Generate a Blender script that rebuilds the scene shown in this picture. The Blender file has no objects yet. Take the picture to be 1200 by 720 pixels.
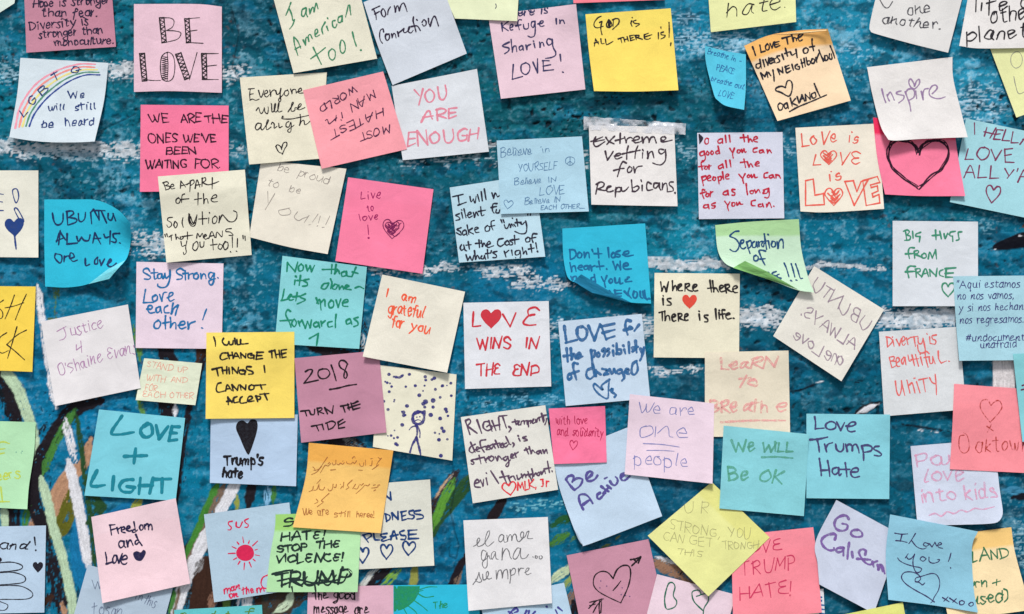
import bpy, math, random
import numpy as np

# ------------------------------------------------------------------ camera, world, light
S = 0.00076            # metres on the wall for one unit of the survey grid (a note is about 76 mm)
D = 2.153              # camera distance from the wall
ZC = 1.5               # height of the middle of the view above the pavement
scene = bpy.context.scene
cam_data = bpy.data.cameras.new("camera")
cam_data.lens = 85.0
cam_data.sensor_width = 36.0
cam_data.clip_start = 0.05
cam_data.clip_end = 900.0
camera = bpy.data.objects.new("camera", cam_data)
scene.collection.objects.link(camera)
camera.location = (0.0, -D, ZC)
camera.rotation_euler = (math.radians(90), 0, 0)
scene.camera = camera

SUN_EL, SUN_AZ = math.radians(54), math.radians(188)   # azimuth measured from +Y, clockwise
world = bpy.data.worlds.new("World")
scene.world = world
world.use_nodes = True
wn = world.node_tree
sky = wn.nodes.new("ShaderNodeTexSky")
sky.sky_type = 'NISHITA'
sky.sun_disc = False
sky.sun_elevation = SUN_EL
sky.sun_rotation = SUN_AZ
sky.dust_density = 3.0
sky.ozone_density = 0.6
wn.nodes["Background"].inputs[1].default_value = 0.085
wn.links.new(sky.outputs[0], wn.nodes["Background"].inputs[0])
sun_data = bpy.data.lights.new("sun", 'SUN')
sun_data.energy = 2.9
sun_data.angle = math.radians(11)
sun_data.color = (1.0, 0.968, 0.935)
sun = bpy.data.objects.new("sun", sun_data)
scene.collection.objects.link(sun)
_sx = math.sin(SUN_AZ) * math.cos(SUN_EL); _sy = math.cos(SUN_AZ) * math.cos(SUN_EL); _sz = math.sin(SUN_EL)
from mathutils import Vector
sun.rotation_euler = Vector((_sx, _sy, _sz)).to_track_quat('Z', 'Y').to_euler()
scene.view_settings.view_transform = 'Standard'
scene.view_settings.look = 'None'
scene.view_settings.gamma = 1.0
scene.view_settings.use_curve_mapping = False
scene.view_settings.exposure = 0.06
scene.cycles.max_bounces = 6
scene.cycles.transparent_max_bounces = 12

rnd = random.Random(7)

# ------------------------------------------------------------------ noise (numpy)
_rs = np.random.RandomState(11)
_PERM = np.concatenate([_rs.permutation(512)] * 2)
_ANG = _rs.rand(512) * 2 * np.pi
_GX, _GY = np.cos(_ANG), np.sin(_ANG)
def perlin(x, y, seed=0):
    x = np.asarray(x, float) + seed * 17.31; y = np.asarray(y, float) + seed * 9.77
    xi = np.floor(x).astype(np.int64); yi = np.floor(y).astype(np.int64)
    xf = x - xi; yf = y - yi
    u = xf * xf * xf * (xf * (xf * 6 - 15) + 10); v = yf * yf * yf * (yf * (yf * 6 - 15) + 10)
    def g(ix, iy, fx, fy):
        h = _PERM[(_PERM[ix & 511] + iy) & 511]
        return _GX[h] * fx + _GY[h] * fy
    a = g(xi, yi, xf, yf); b = g(xi + 1, yi, xf - 1, yf)
    c = g(xi, yi + 1, xf, yf - 1); d = g(xi + 1, yi + 1, xf - 1, yf - 1)
    return 1.5 * ((a + (b - a) * u) + ((c + (d - c) * u) - (a + (b - a) * u)) * v)
def fbm(x, y, octaves=3, seed=0, gain=0.5):
    t = 0; a = 1.0
    for k in range(octaves):
        t = t + a * perlin(x * 2 ** k, y * 2 ** k, seed + k * 3); a *= gain
    return t
def sstep(a, b, x):
    t = np.clip((x - a) / (b - a), 0, 1)
    return t * t * (3 - 2 * t)

# ------------------------------------------------------------------ materials
def lin(c):
    out = []
    for v in c:
        v = v / 255.0
        out.append(v / 12.92 if v <= 0.04045 else ((v + 0.055) / 1.055) ** 2.4)
    return out
def alb(c, k=1.0):
    return tuple(min(0.92, x * k) for x in lin(c)) + (1.0,)
_mats = {}
def paper_mat(col, band=None):
    key = ('p', col, band)
    if key in _mats: return _mats[key]
    m = bpy.data.materials.new("paper"); m.use_nodes = True
    nt = m.node_tree; N = nt.nodes; L = nt.links
    b = N["Principled BSDF"]
    b.inputs["Roughness"].default_value = 0.82
    b.inputs["Specular IOR Level"].default_value = 0.18
    uv = N.new("ShaderNodeUVMap"); uv.uv_map = "UVMap"
    oi = N.new("ShaderNodeObjectInfo")
    add = N.new("ShaderNodeVectorMath"); add.operation = 'MULTIPLY_ADD'
    L.new(oi.outputs["Random"], add.inputs[0]); add.inputs[1].default_value = (37, 19, 5); L.new(uv.outputs[0], add.inputs[2])
    n1 = N.new("ShaderNodeTexNoise"); n1.inputs["Scale"].default_value = 110; n1.inputs["Detail"].default_value = 3; n1.inputs["Roughness"].default_value = 0.7
    n2 = N.new("ShaderNodeTexNoise"); n2.inputs["Scale"].default_value = 3.0; n2.inputs["Detail"].default_value = 4
    L.new(add.outputs[0], n1.inputs["Vector"]); L.new(add.outputs[0], n2.inputs["Vector"])
    sep = N.new("ShaderNodeSeparateXYZ"); L.new(uv.outputs[0], sep.inputs[0])
    # strip of glue behind the top edge shows through the sheet
    mr = N.new("ShaderNodeMapRange"); mr.inputs[1].default_value = 0.21; mr.inputs[2].default_value = 0.25; mr.inputs[3].default_value = 1; mr.inputs[4].default_value = 0
    mr2 = N.new("ShaderNodeMath"); mr2.operation = 'MULTIPLY_ADD'
    L.new(n2.outputs[0], mr2.inputs[0]); mr2.inputs[1].default_value = 0.03; L.new(sep.outputs[1], mr2.inputs[2])
    L.new(mr2.outputs[0], mr.inputs[0])
    base = N.new("ShaderNodeMix"); base.data_type = 'RGBA'
    base.inputs[6].default_value = alb(col)
    base.inputs[7].default_value = alb(band) if band else tuple(v * 1.03 if v < 0.85 else v for v in alb(col))
    L.new(mr.outputs[0], base.inputs[0])
    hs = N.new("ShaderNodeHueSaturation")
    v1 = N.new("ShaderNodeMapRange"); v1.inputs[1].default_value = 0.3; v1.inputs[2].default_value = 0.7; v1.inputs[3].default_value = 0.89; v1.inputs[4].default_value = 1.07
    L.new(n1.outputs[0], v1.inputs[0])
    v2 = N.new("ShaderNodeMapRange"); v2.inputs[1].default_value = 0.25; v2.inputs[2].default_value = 0.75; v2.inputs[3].default_value = 0.92; v2.inputs[4].default_value = 1.07
    L.new(n2.outputs[0], v2.inputs[0])
    mu = N.new("ShaderNodeMath"); mu.operation = 'MULTIPLY'
    L.new(v1.outputs[0], mu.inputs[0]); L.new(v2.outputs[0], mu.inputs[1])
    L.new(base.outputs[2], hs.inputs["Color"]); L.new(mu.outputs[0], hs.inputs["Value"])
    L.new(hs.outputs[0], b.inputs["Base Color"])
    bp = N.new("ShaderNodeBump"); bp.inputs["Strength"].default_value = 0.45; bp.inputs["Distance"].default_value = 0.0017
    n3 = N.new("ShaderNodeTexNoise"); n3.inputs["Scale"].default_value = 4.5; n3.inputs["Detail"].default_value = 7; n3.inputs["Roughness"].default_value = 0.5; n3.inputs["Distortion"].default_value = 0.6
    L.new(add.outputs[0], n3.inputs["Vector"]); L.new(n3.outputs[0], bp.inputs["Height"]); L.new(bp.outputs[0], b.inputs["Normal"])
    _mats[key] = m
    return m
def ink_mat(col, dens=0.95, var=0.12, scale=380.0):
    key = ('i', col, dens, var)
    if key in _mats: return _mats[key]
    m = bpy.data.materials.new("ink"); m.use_nodes = True
    nt = m.node_tree; N = nt.nodes; L = nt.links
    b = N["Principled BSDF"]
    b.inputs["Base Color"].default_value = alb(col)
    b.inputs["Roughness"].default_value = 0.6
    b.inputs["Specular IOR Level"].default_value = 0.2
    tc = N.new("ShaderNodeTexCoord")
    n = N.new("ShaderNodeTexNoise"); n.inputs["Scale"].default_value = scale; n.inputs["Detail"].default_value = 3
    L.new(tc.outputs["Object"], n.inputs["Vector"])
    mr = N.new("ShaderNodeMapRange"); mr.inputs[1].default_value = 0.32; mr.inputs[2].default_value = 0.68
    mr.inputs[3].default_value = max(0.0, dens - var * 1.6); mr.inputs[4].default_value = min(1.0, dens + var)
    L.new(n.outputs[0], mr.inputs[0])
    L.new(mr.outputs[0], b.inputs["Alpha"])
    _mats[key] = m
    return m

# ------------------------------------------------------------------ object helpers
def link(o, parent=None):
    scene.collection.objects.link(o)
    if parent is not None: o.parent = parent
    return o
def mesh_obj(name, verts, faces, mat, parent=None, smooth=True, uvs=None):
    me = bpy.data.meshes.new(name)
    me.from_pydata([tuple(v) for v in verts], [], [tuple(f) for f in faces])
    if smooth:
        me.polygons.foreach_set("use_smooth", [True] * len(me.polygons))
    if uvs is not None:
        ul = me.uv_layers.new(name="UVMap")
        li = np.empty(len(me.loops), dtype=np.int32); me.loops.foreach_get("vertex_index", li)
        ul.data.foreach_set("uv", np.asarray(uvs, dtype=np.float32)[li].ravel())
    me.materials.append(mat)
    me.update()
    return link(bpy.data.objects.new(name, me), parent)
# ------------------------------------------------------------------ pavement (ground sheet)
def ground():
    m = bpy.data.materials.new("concrete"); m.use_nodes = True
    nt = m.node_tree; N = nt.nodes; L = nt.links
    b = N["Principled BSDF"]; b.inputs["Roughness"].default_value = 0.9
    tc = N.new("ShaderNodeTexCoord"); n = N.new("ShaderNodeTexNoise"); n.inputs["Scale"].default_value = 2.5; n.inputs["Detail"].default_value = 8
    cr = N.new("ShaderNodeValToRGB"); cr.color_ramp.elements[0].color = (0.20, 0.195, 0.185, 1); cr.color_ramp.elements[1].color = (0.34, 0.33, 0.31, 1)
    L.new(tc.outputs["Object"], n.inputs["Vector"]); L.new(n.outputs[0], cr.inputs[0]); L.new(cr.outputs[0], b.inputs["Base Color"])
    o = mesh_obj("pavement", [(-400, -400, 0), (400, -400, 0), (400, 400, 0), (-400, 400, 0)], [(0, 1, 2, 3)], m, smooth=False)
    o["kind"] = "structure"
ground()

# ------------------------------------------------------------------ the painted wall
def axis(lo, hi, step, far_lo, far_hi):
    core = np.arange(lo, hi + step * .5, step)
    out = []; x = core[-1]; s = step
    while x < far_hi:
        s *= 1.06; x = min(x + s, far_hi); out.append(x)
    left = []; x = core[0]; s = step
    while x > far_lo:
        s *= 1.06; x = max(x - s, far_lo); left.append(x)
    return np.array(left[::-1] + list(core) + out)
STEP = 1.3
gx = axis(-110, 1310, STEP, -5200, 6400)
gy = axis(-95, 815, STEP, -1900, 2333)       # 2333 = pavement level
PX, PY = np.meshgrid(gx, gy)
shape = PX.shape
core = (sstep(-700, -110, PX) * sstep(1900, 1310, PX) * sstep(-700, -95, PY) * sstep(1400, 815, PY))

# relief in millimetres, towards the street positive
lump = fbm(PX / 120, PY / 80, 2, 1)
mid = fbm(PX / 32, PY / 24, 3, 5)
fine = fbm(PX / 7.5, PY / 6.0, 3, 9, .6)
streak = fbm(PX / 34, PY / 3.4, 2, 15)
streakf = fbm(PX / 12, PY / 2.2, 1, 16)
rough = 0.55 + 0.45 * sstep(-.3, .4, fbm(PX / 160, PY / 110, 2, 21))       # rougher and smoother parts of the wall
def blob(cx, cy, rx, ry):
    return np.exp(-(((PX - cx) / rx) ** 2 + ((PY - cy) / ry) ** 2))
rough = rough + .55 * blob(650, 135, 110, 28) + .7 * blob(1150, 110, 60, 40) + .4 * blob(860, 110, 150, 40) + .3 * blob(310, 60, 60, 50)
rough = rough * (1 - .45 * sstep(480, 600, PY))
cell = perlin(PX / 9, PY / 8, 33)
pits = sstep(.38, .62, cell) * sstep(-.1, .35, fbm(PX / 70, PY / 50, 1, 31))
pitf = sstep(.42, .60, perlin(PX / 4.2, PY / 4.0, 35)) * sstep(-.15, .3, fbm(PX / 60, PY / 45, 1, 37))
grit = perlin(PX / 2.9, PY / 2.7, 17)
h = 0.55 * lump + (0.95 * mid + 0.44 * fine + .10 * grit) * rough + .35 * np.abs(perlin(PX / 17, PY / 13, 6)) * rough + 0.06 * streak + 0.05 * streakf
h = h - 1.25 * pits * rough - 0.7 * pitf * rough
# courses of the brickwork under the paint: shallow wavering joints
JOINTS = [-98, -6, 86, 179, 291, 372, 462, 553, 645, 736]
for k, jy in enumerate(JOINTS):
    w = jy + 3.0 * perlin(PX / 90, PY * 0 + k, 41)
    h = h - .75 * np.exp(-((PY - w) / 5.5) ** 2) * sstep(-.7, .3, perlin(PX / 60, PY * 0 + k * 5.0, 43)) + .45 * np.exp(-((PY - w - 9) / 5.0) ** 2)
    for j in range(-1, 6):
        vx = j * 268 + (134 if k % 2 else 0) + 22
        inside = (PY > jy) & (PY < jy + 92)
        h = h - np.where(inside, .14 * np.exp(-((PX - vx - 3 * perlin(PY / 30, PX * 0 + k + j, 47)) / 4.5) ** 2), 0)

# paint colours seen on the wall, place by place
WALLC = [(0, 40, 14, 96, 122), (80, 65, 16, 112, 136), (150, 60, 18, 102, 124), (300, 30, 12, 74, 94), (270, 120, 22, 100, 122), (20, 120, 16, 110, 135),
 (30, 220, 10, 88, 112), (110, 215, 14, 92, 116), (160, 240, 26, 110, 140), (150, 340, 22, 112, 145), (100, 350, 26, 118, 155), (270, 340, 20, 100, 130),
 (460, 190, 12, 84, 104), (560, 150, 14, 86, 104), (620, 130, 16, 92, 108), (720, 130, 14, 84, 100), (800, 130, 14, 86, 106), (810, 20, 44, 122, 158),
 (860, 30, 50, 126, 162), (960, 20, 62, 134, 170), (1010, 55, 60, 130, 166), (1080, 62, 60, 128, 164), (990, 130, 22, 92, 122), (1150, 100, 66, 128, 162),
 (905, 90, 30, 100, 132), (740, 250, 18, 96, 116), (800, 285, 34, 124, 154), (880, 300, 20, 98, 128), (960, 275, 16, 106, 138), (1000, 330, 14, 108, 144),
 (1090, 250, 18, 98, 122), (1170, 310, 12, 104, 138), (720, 385, 14, 104, 136), (800, 440, 10, 88, 116), (940, 450, 8, 84, 110), (980, 470, 8, 86, 112),
 (1080, 500, 10, 90, 118), (1190, 600, 12, 88, 118), (1060, 560, 10, 86, 112), (600, 340, 14, 102, 140), (520, 300, 12, 90, 116), (380, 305, 10, 86, 110),
 (430, 340, 24, 112, 150), (30, 330, 18, 104, 140), (50, 400, 22, 112, 158), (110, 475, 20, 112, 158), (30, 470, 22, 114, 158), (240, 520, 12, 112, 148),
 (240, 570, 12, 114, 150), (305, 580, 16, 110, 146), (470, 545, 16, 100, 140), (520, 640, 10, 104, 146), (590, 470, 20, 112, 148), (600, 595, 12, 104, 142),
 (560, 590, 10, 102, 140), (640, 620, 14, 106, 142), (790, 610, 8, 84, 116), (720, 620, 10, 96, 132), (960, 660, 12, 80, 106), (930, 595, 10, 84, 112),
 (1000, 590, 8, 84, 112), (850, 470, 12, 88, 116), (110, 640, 22, 112, 150), (190, 690, 40, 90, 120), (700, 200, 16, 90, 106), (540, 400, 22, 116, 156), (800, 200, 18, 96, 120)]
acc = np.zeros(shape + (3,)); ws = np.zeros(shape)
jx = PX + 26 * perlin(PX / 60, PY / 60, 51) + 9 * perlin(PX / 14, PY / 12, 52); jyy = PY + 22 * perlin(PX / 60, PY / 60, 53) + 8 * perlin(PX / 14, PY / 10, 54)
for (cx, cy, r, g, b) in WALLC:
    d2 = ((jx - cx) ** 2 + ((jyy - cy) * 1.2) ** 2 + 500.0)
    w = 1.0 / (d2 * d2); ws += w
    acc += w[..., None] * np.array(lin((r, g, b)))
col = acc / ws[..., None]
del acc, ws
col = col * np.array([.26, 1.02, .98])
base_col = col * (1 + .16 * fbm(PX / 130, PY / 90, 2, 58))[..., None]
# worn, washed and dry-brushed paint layers, ridge highlights put into the colour too
hr = mid * .62 + fine * .7
var = fbm(PX / 46, PY / 30, 3, 61)
col *= (1 + .20 * np.clip(var, -1, 1) + .05 * streak)[..., None]
def over(mask, rgb, amount=1.0):
    global col
    a = np.clip(mask * amount, 0, 1)[..., None]
    col = col * (1 - a) + np.array(lin(rgb)) * a
light_zone = .10 + .9 * np.clip(.8 * blob(1160, 115, 60, 60) + .7 * blob(1000, 50, 110, 60) + .65 * blob(860, 60, 70, 30) + .55 * blob(150, 215, 60, 60) + .45 * blob(280, 330, 40, 80)
     + .5 * blob(800, 285, 60, 30) + .45 * blob(440, 350, 40, 50) + .45 * blob(280, 90, 30, 60) + .35 * blob(60, 60, 60, 40) + .3 * blob(960, 280, 80, 40) + .25 * blob(560, 460, 60, 50) + .3*blob(1190,640,30,80), 0, 1)
over(sstep(.12, .42, hr + .35 * var + .22 * grit) * light_zone, (128, 188, 214), .80)  # pale blue on raised grain: dry brush plus painted highlight
over(sstep(.50, .72, fine + .5 * perlin(PX / 3.3, PY / 3.0, 66)) * (.10 + .90 * light_zone), (150, 200, 216), .60)  # pale specks on fine ridges, part dry brush, part painted sheen
over(sstep(.28, .55, perlin(PX / 13, PY / 3.0, 67) + .5 * grit) * sstep(0, .5, fbm(PX / 60, PY / 40, 1, 68)), (70, 150, 178), .38)
over(sstep(.20, .6, fbm(PX / 34, PY / 20, 3, 71)) , (10, 118, 158), .34)
over(sstep(.10, .6, fbm(PX / 26, PY / 17, 4, 73)) , (2, 46, 66), .60)
over(np.maximum(pits, pitf * .9) * rough, (12, 28, 38), .85)
over(sstep(.50, .66, perlin(PX / 6, PY / 6, 77)) * sstep(.15, .5, fbm(PX / 50, PY / 40, 1, 78)) * sstep(560, 500, PY), (104, 74, 66), .45)

rag = fbm(PX / 5.0, PY / 5.0, 2, 81); rag2 = fbm(PX / 14.0, PY / 14.0, 2, 83)
def stroke(pts, width, rgb, dry=0.0, edge=1.6, thick=.08, alpha=1.0, wob=1.0, end=None):
    """one brush stroke of paint: ragged outline, bristle streaks along it, a little paint thickness"""
    global col, h
    P = np.array(pts, float)
    wds = np.linspace(width, end if end is not None else width, len(P))
    m = width * .5 + (end or 0) * .5 + 14
    x0, x1 = P[:, 0].min() - m, P[:, 0].max() + m; y0, y1 = P[:, 1].min() - m, P[:, 1].max() + m
    ix = np.where((gx >= x0) & (gx <= x1))[0]; iy = np.where((gy >= y0) & (gy <= y1))[0]
    if not len(ix) or not len(iy): return
    sl = (slice(iy[0], iy[-1] + 1), slice(ix[0], ix[-1] + 1))
    X = PX[sl] + wob * 1.0 * rag2[sl]; Y = PY[sl] + wob * 1.0 * perlin(PX[sl] / 15, PY[sl] / 15, 87)
    best = np.full(X.shape, 1e9); across = np.zeros(X.shape); along = np.zeros(X.shape); wid = np.full(X.shape, width); L0 = 0
    for i in range(len(P) - 1):
        a, b = P[i], P[i + 1]; d = b - a; ln = math.hypot(*d) + 1e-6
        t = np.clip(((X - a[0]) * d[0] + (Y - a[1]) * d[1]) / ln ** 2, 0, 1)
        dx = X - (a[0] + t * d[0]); dy = Y - (a[1] + t * d[1]); dist = np.hypot(dx, dy)
        k = dist < best
        best = np.where(k, dist, best); across = np.where(k, (dx * -d[1] + dy * d[0]) / ln, across)
        along = np.where(k, L0 + t * ln, along); wid = np.where(k, wds[i] + (wds[i + 1] - wds[i]) * t, wid)
        L0 += ln
    q = wid / 2 * 1.02 - best + edge * .42 * wob * rag[sl]
    q = q - 1.5 * sstep(10, 0, np.minimum(along, L0 - along)) * (1.5 + 2 * np.abs(across) / (wid + 1) + 1.6 * rag[sl])
    mask = sstep(-.7, .7, q)
    br = perlin(across / 1.3, along / 26.0, 91 + int(P[0, 0]) % 7)
    if dry > 0:
        mask = mask * sstep(dry * 1.5 - .75, dry * 1.5 - .35, br * .75 + .40 * hr[sl] + .12 + .3 * rag[sl])
    tone = (1 + .22 * br + .04 * rag[sl])[..., None]
    a = np.clip(mask * alpha, 0, 1)[..., None]
    col[sl] = col[sl] * (1 - a) + np.array(lin(rgb)) * tone * a
    h[sl] = h[sl] * (1 - .55 * mask * min(1, thick * 9 if thick > 0 else 0)) + mask * (thick * (1 + .5 * br))

def band(x0, x1, y, th, strength, rgb=(214, 220, 226)):
    """white paint dragged along the raised joint: catches only the high grain"""
    ix = np.where((gx >= x0 - 30) & (gx <= x1 + 30))[0]; iy = np.where((gy >= y - th * 2) & (gy <= y + th * 2))[0]
    sl = (slice(iy[0], iy[-1] + 1), slice(ix[0], ix[-1] + 1))
    X, Y = PX[sl], PY[sl]
    prof = np.exp(-np.abs((Y - y - 5 * perlin(X / 50, X * 0, int(y)) - 4 * perlin(X / 17, Y / 9, 19)) / (th * .72)) ** 2.6) * sstep(x0 - 22, x0 + 14, X + 10 * rag[sl]) * sstep(x1 + 22, x1 - 14, X + 10 * rag[sl])
    v = prof * strength * 1.62 + .85 * perlin(X / 7, Y / 1.9, 18) + .30 * streak[sl] + .35 * hr[sl] + .30 * rag2[sl] + .50 * grit[sl] - .78
    over_a = np.clip(sstep(.02, .24, v) * np.minimum(1, prof * 2.0) * (.62 + .38 * sstep(-.3, .4, perlin(X / 8, Y / 5, 23))), 0, 1)[..., None] * .9
    col[sl] = col[sl] * (1 - over_a) + np.array(lin(rgb)) * over_a
    h[sl] = h[sl] + .14 * over_a[..., 0] * .8

for b in [(-60, 22, 84, 22, .62, (150, 190, 208)), (126, 160, 82, 15, .95), (256, 284, 84, 17, .75), (-70, 172, 176, 15, .85), (30, 120, 181, 10, .7, (150, 176, 190)),
          (470, 600, 186, 13, .42, (170, 190, 200)), (556, 584, 168, 10, .5), (676, 696, 190, 18, .5), (786, 822, 176, 20, .42, (150, 186, 202)), (898, 936, 168, 18, .45, (150, 190, 208)),
          (700, 830, 24, 14, .42, (140, 184, 208)), (780, 880, 50, 22, .62, (160, 202, 224)), (940, 1020, 60, 16, .45, (150, 196, 222)), (1120, 1170, 120, 34, .55, (176, 208, 226)),
          (150, 212, 286, 22, .72), (500, 540, 314, 9, .85), (560, 622, 317, 11, .8), (600, 668, 332, 13, .7), (520, 640, 300, 30, .28, (120, 160, 180)), (440, 510, 318, 8, .5),
          (742, 850, 311, 10, 1.05), (920, 1042, 311, 4.5, 1.0), (716, 770, 383, 22, .78), (862, 914, 372, 20, .98), (1026, 1126, 372, 19, 1.05), (630, 662, 386, 26, .55, (190, 208, 220)),
          (764, 830, 434, 7, .62), (430, 500, 316, 8, .5), (556, 660, 470, 16, .34, (120, 180, 208)), (1140, 1180, 256, 22, .4, (110, 160, 180)), (240, 290, 176, 12, .42, (170, 190, 200)),
          (1186, 1260, 640, 50, .5, (150, 190, 205)), (770, 860, 655, 8, .6, (170, 200, 205)), (600, 680, 592, 9, .45, (120, 190, 205)), (930, 990, 252, 16, .28, (110, 160, 175)), (-100, 10, 560, 20, .4)]:
    band(*b)

BLACK = (30, 26, 32); WHITE = (214, 216, 222); PALE = (178, 204, 172); GREEN = (66, 122, 56); DGREEN = (38, 74, 42); TAN = (176, 136, 108); BROWN = (116, 98, 84); DBROWN = (58, 38, 30)
OLIVE = (92, 94, 30); SKYB = (128, 180, 214); LIME = (128, 168, 68)
# left-hand leaves and stems of the mural
for P_, w_, c_, d_ in [([(60, 500), (46, 560), (60, 640), (78, 720)], 26, (20, 30, 38), .55), ([(100, 640), (96, 720)], 20, (16, 60, 84), .4), ([(236, 640), (214, 720)], 40, (40, 34, 32), .45),
                       ([(200, 470), (214, 560)], 18, (14, 40, 56), .5), ([(340, 690), (300, 720)], 40, (44, 38, 34), .3), ([(424, 700), (560, 700)], 26, (12, 40, 56), .55), ([(0, 440), (14, 490)], 16, (18, 24, 30), .3), ([(370, 408), (430, 412)], 18, (20, 22, 28), .4), ([(170, 600), (240, 700)], 16, (16, 48, 62), .5)]:
    stroke(P_, w_, c_, d_, 3.0)
stroke([(66, 330), (66, 372)], 8, (78, 112, 60), .5)
stroke([(58, 374), (72, 376)], 8, (76, 96, 40), .2)
stroke([(44, 335), (50, 378), (56, 420), (62, 462), (66, 478)], 8, WHITE, .15, 2.6)
stroke([(-40, 400), (-6, 425), (10, 452), (20, 500)], 15, BLACK, .1)
stroke([(2, 428), (22, 458), (36, 496), (40, 520), (36, 545)], 13, PALE, .05)
stroke([(156, 380), (163, 408), (164, 424)], 7, (92, 140, 72), .3)
stroke([(160, 455), (163, 470), (172, 500)], 6, (92, 140, 72), .2)
stroke([(190, 405), (199, 424), (196, 450), (195, 492)], 19, BLACK, .05)
stroke([(205, 470), (206, 492)], 6, WHITE, .2)
stroke([(244, 405), (236, 428), (224, 468), (217, 500), (209, 560), (206, 592)], 8, BLACK, .1)
stroke([(240, 398), (232, 422)], 12, DBROWN, .1)
stroke([(-10, 520), (14, 560), (12, 622)], 22, BLACK, .1)
stroke([(4, 590), (9, 640)], 9, PALE, .1)
stroke([(36, 590), (30, 606), (24, 640)], 8, GREEN, .1)
stroke([(40, 602), (34, 640)], 8, TAN, .1)
stroke([(116, 470), (96, 474), (80, 486), (62, 512), (48, 536), (40, 556), (38, 580), (44, 604), (54, 622)], 17, BLACK, .02)
stroke([(88, 480), (72, 506), (60, 530), (50, 556)], 9, GREEN, .1)
stroke([(76, 492), (82, 516), (88, 540)], 10, WHITE, .25)
stroke([(106, 516), (100, 540), (92, 556)], 12, TAN, .05)
stroke([(88, 552), (70, 580), (66, 600)], 22, TAN, .0)
stroke([(88, 575), (78, 606), (66, 628)], 20, OLIVE, .1)
stroke([(100, 600), (92, 640), (100, 690)], 22, (20, 112, 160), .0)
stroke([(52, 610), (60, 640), (66, 672), (72, 716)], 17, BLACK, .3)
stroke([(54, 640), (52, 680), (58, 720)], 10, BLACK, .6)
stroke([(48, 560), (54, 580), (64, 622), (74, 656), (84, 700), (88, 730)], 11, PALE, .0, 2.2)
stroke([(80, 540), (88, 572), (96, 614), (104, 664)], 12, WHITE, .0, 2.2)
stroke([(88, 482), (95, 520), (100, 560), (106, 610), (112, 666)], 6, DGREEN, .15)
stroke([(102, 576), (120, 594), (104, 612)], 12, DGREEN, .1)
stroke([(168, 582), (152, 600)], 9, (148, 156, 70), .1)
stroke([(152, 590), (120, 612)], 10, (20, 112, 160), .0)
stroke([(46, 715), (60, 700)], 12, DBROWN, .1)
stroke([(78, 725), (72, 706)], 8, TAN, .1)
# middle strokes
stroke([(256, 566), (242, 598), (228, 630), (218, 655)], 9, (66, 128, 52), .0)
stroke([(264, 566), (248, 604), (234, 636), (220, 662)], 9, BROWN, .1)
stroke([(280, 560), (268, 582), (254, 606)], 13, WHITE, .0)
stroke([(244, 620), (236, 640), (226, 664), (214, 690), (204, 722)], 14, WHITE, .0, 2.4)
stroke([(206, 686), (198, 722)], 5, GREEN, .1)
stroke([(212, 684), (202, 726)], 4, BROWN, .1)
stroke([(244, 664), (240, 690), (234, 722)], 30, DBROWN, .0)
stroke([(238, 655), (228, 672)], 10, (128, 128, 130), .3)
stroke([(248, 700), (240, 712)], 6, (150, 112, 40), .6)
stroke([(254, 690), (246, 714)], 12, (128, 96, 80), .2)
stroke([(296, 562), (291, 594)], 12, BLACK, .0)
stroke([(315, 566), (313, 594)], 9, SKYB, .35)
stroke([(322, 564), (320, 592)], 6, GREEN, .1)
stroke([(278, 580), (277, 597)], 8, (142, 152, 72), .1, 2.5)
stroke([(262, 690), (256, 722)], 8, BLACK, .1); stroke([(268, 690), (264, 722)], 9, (92, 122, 56), .1)
stroke([(278, 688), (270, 722)], 8, (22, 44, 50), .1); stroke([(285, 688), (276, 716)], 3, WHITE, .1); stroke([(292, 684), (288, 722)], 12, WHITE, .1)
stroke([(304, 690), (301, 722)], 9, DBROWN, .1); stroke([(312, 690), (309, 722)], 8, (40, 70, 44), .1)
stroke([(352, 690), (330, 700), (318, 722)], 36, (62, 52, 44), .2)
stroke([(342, 692), (338, 708), (322, 718)], 9, (186, 206, 178), .1)
stroke([(362, 404), (400, 416), (440, 430)], 14, BLACK, .1)
stroke([(420, 372), (430, 392)], 9, BLACK, .4); stroke([(420, 386), (426, 408)], 9, (190, 196, 200), .4)
stroke([(380, 514), (410, 520), (424, 524)], 16, BLACK, .1); stroke([(404, 514), (424, 526)], 12, (110, 112, 112), .4)
stroke([(300, 640), (312, 700)], 14, (50, 60, 60), .3)
stroke([(444, 664), (424, 690), (416, 704)], 11, (196, 200, 196), .2)
stroke([(458, 664), (444, 676), (426, 700)], 13, BLACK, .05)
stroke([(468, 668), (446, 690)], 10, (116, 160, 62), .35)
stroke([(488, 660), (481, 700)], 9, (140, 144, 72), .0)
stroke([(536, 552), (522, 574), (502, 604)], 12, (48, 38, 40), .2)
stroke([(534, 552), (518, 572), (508, 588)], 4, (178, 150, 122), .4)
stroke([(552, 560), (532, 586), (510, 612), (500, 632)], 15, DGREEN, .1)
stroke([(532, 562), (520, 586), (506, 620)], 10, (88, 146, 54), .1)
stroke([(546, 650), (534, 676), (522, 700)], 9, BLACK, .0)
stroke([(592, 580), (584, 596), (572, 614)], 12, (32, 26, 30), .0)
stroke([(540, 672), (532, 690)], 8, BROWN, .3)
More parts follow.
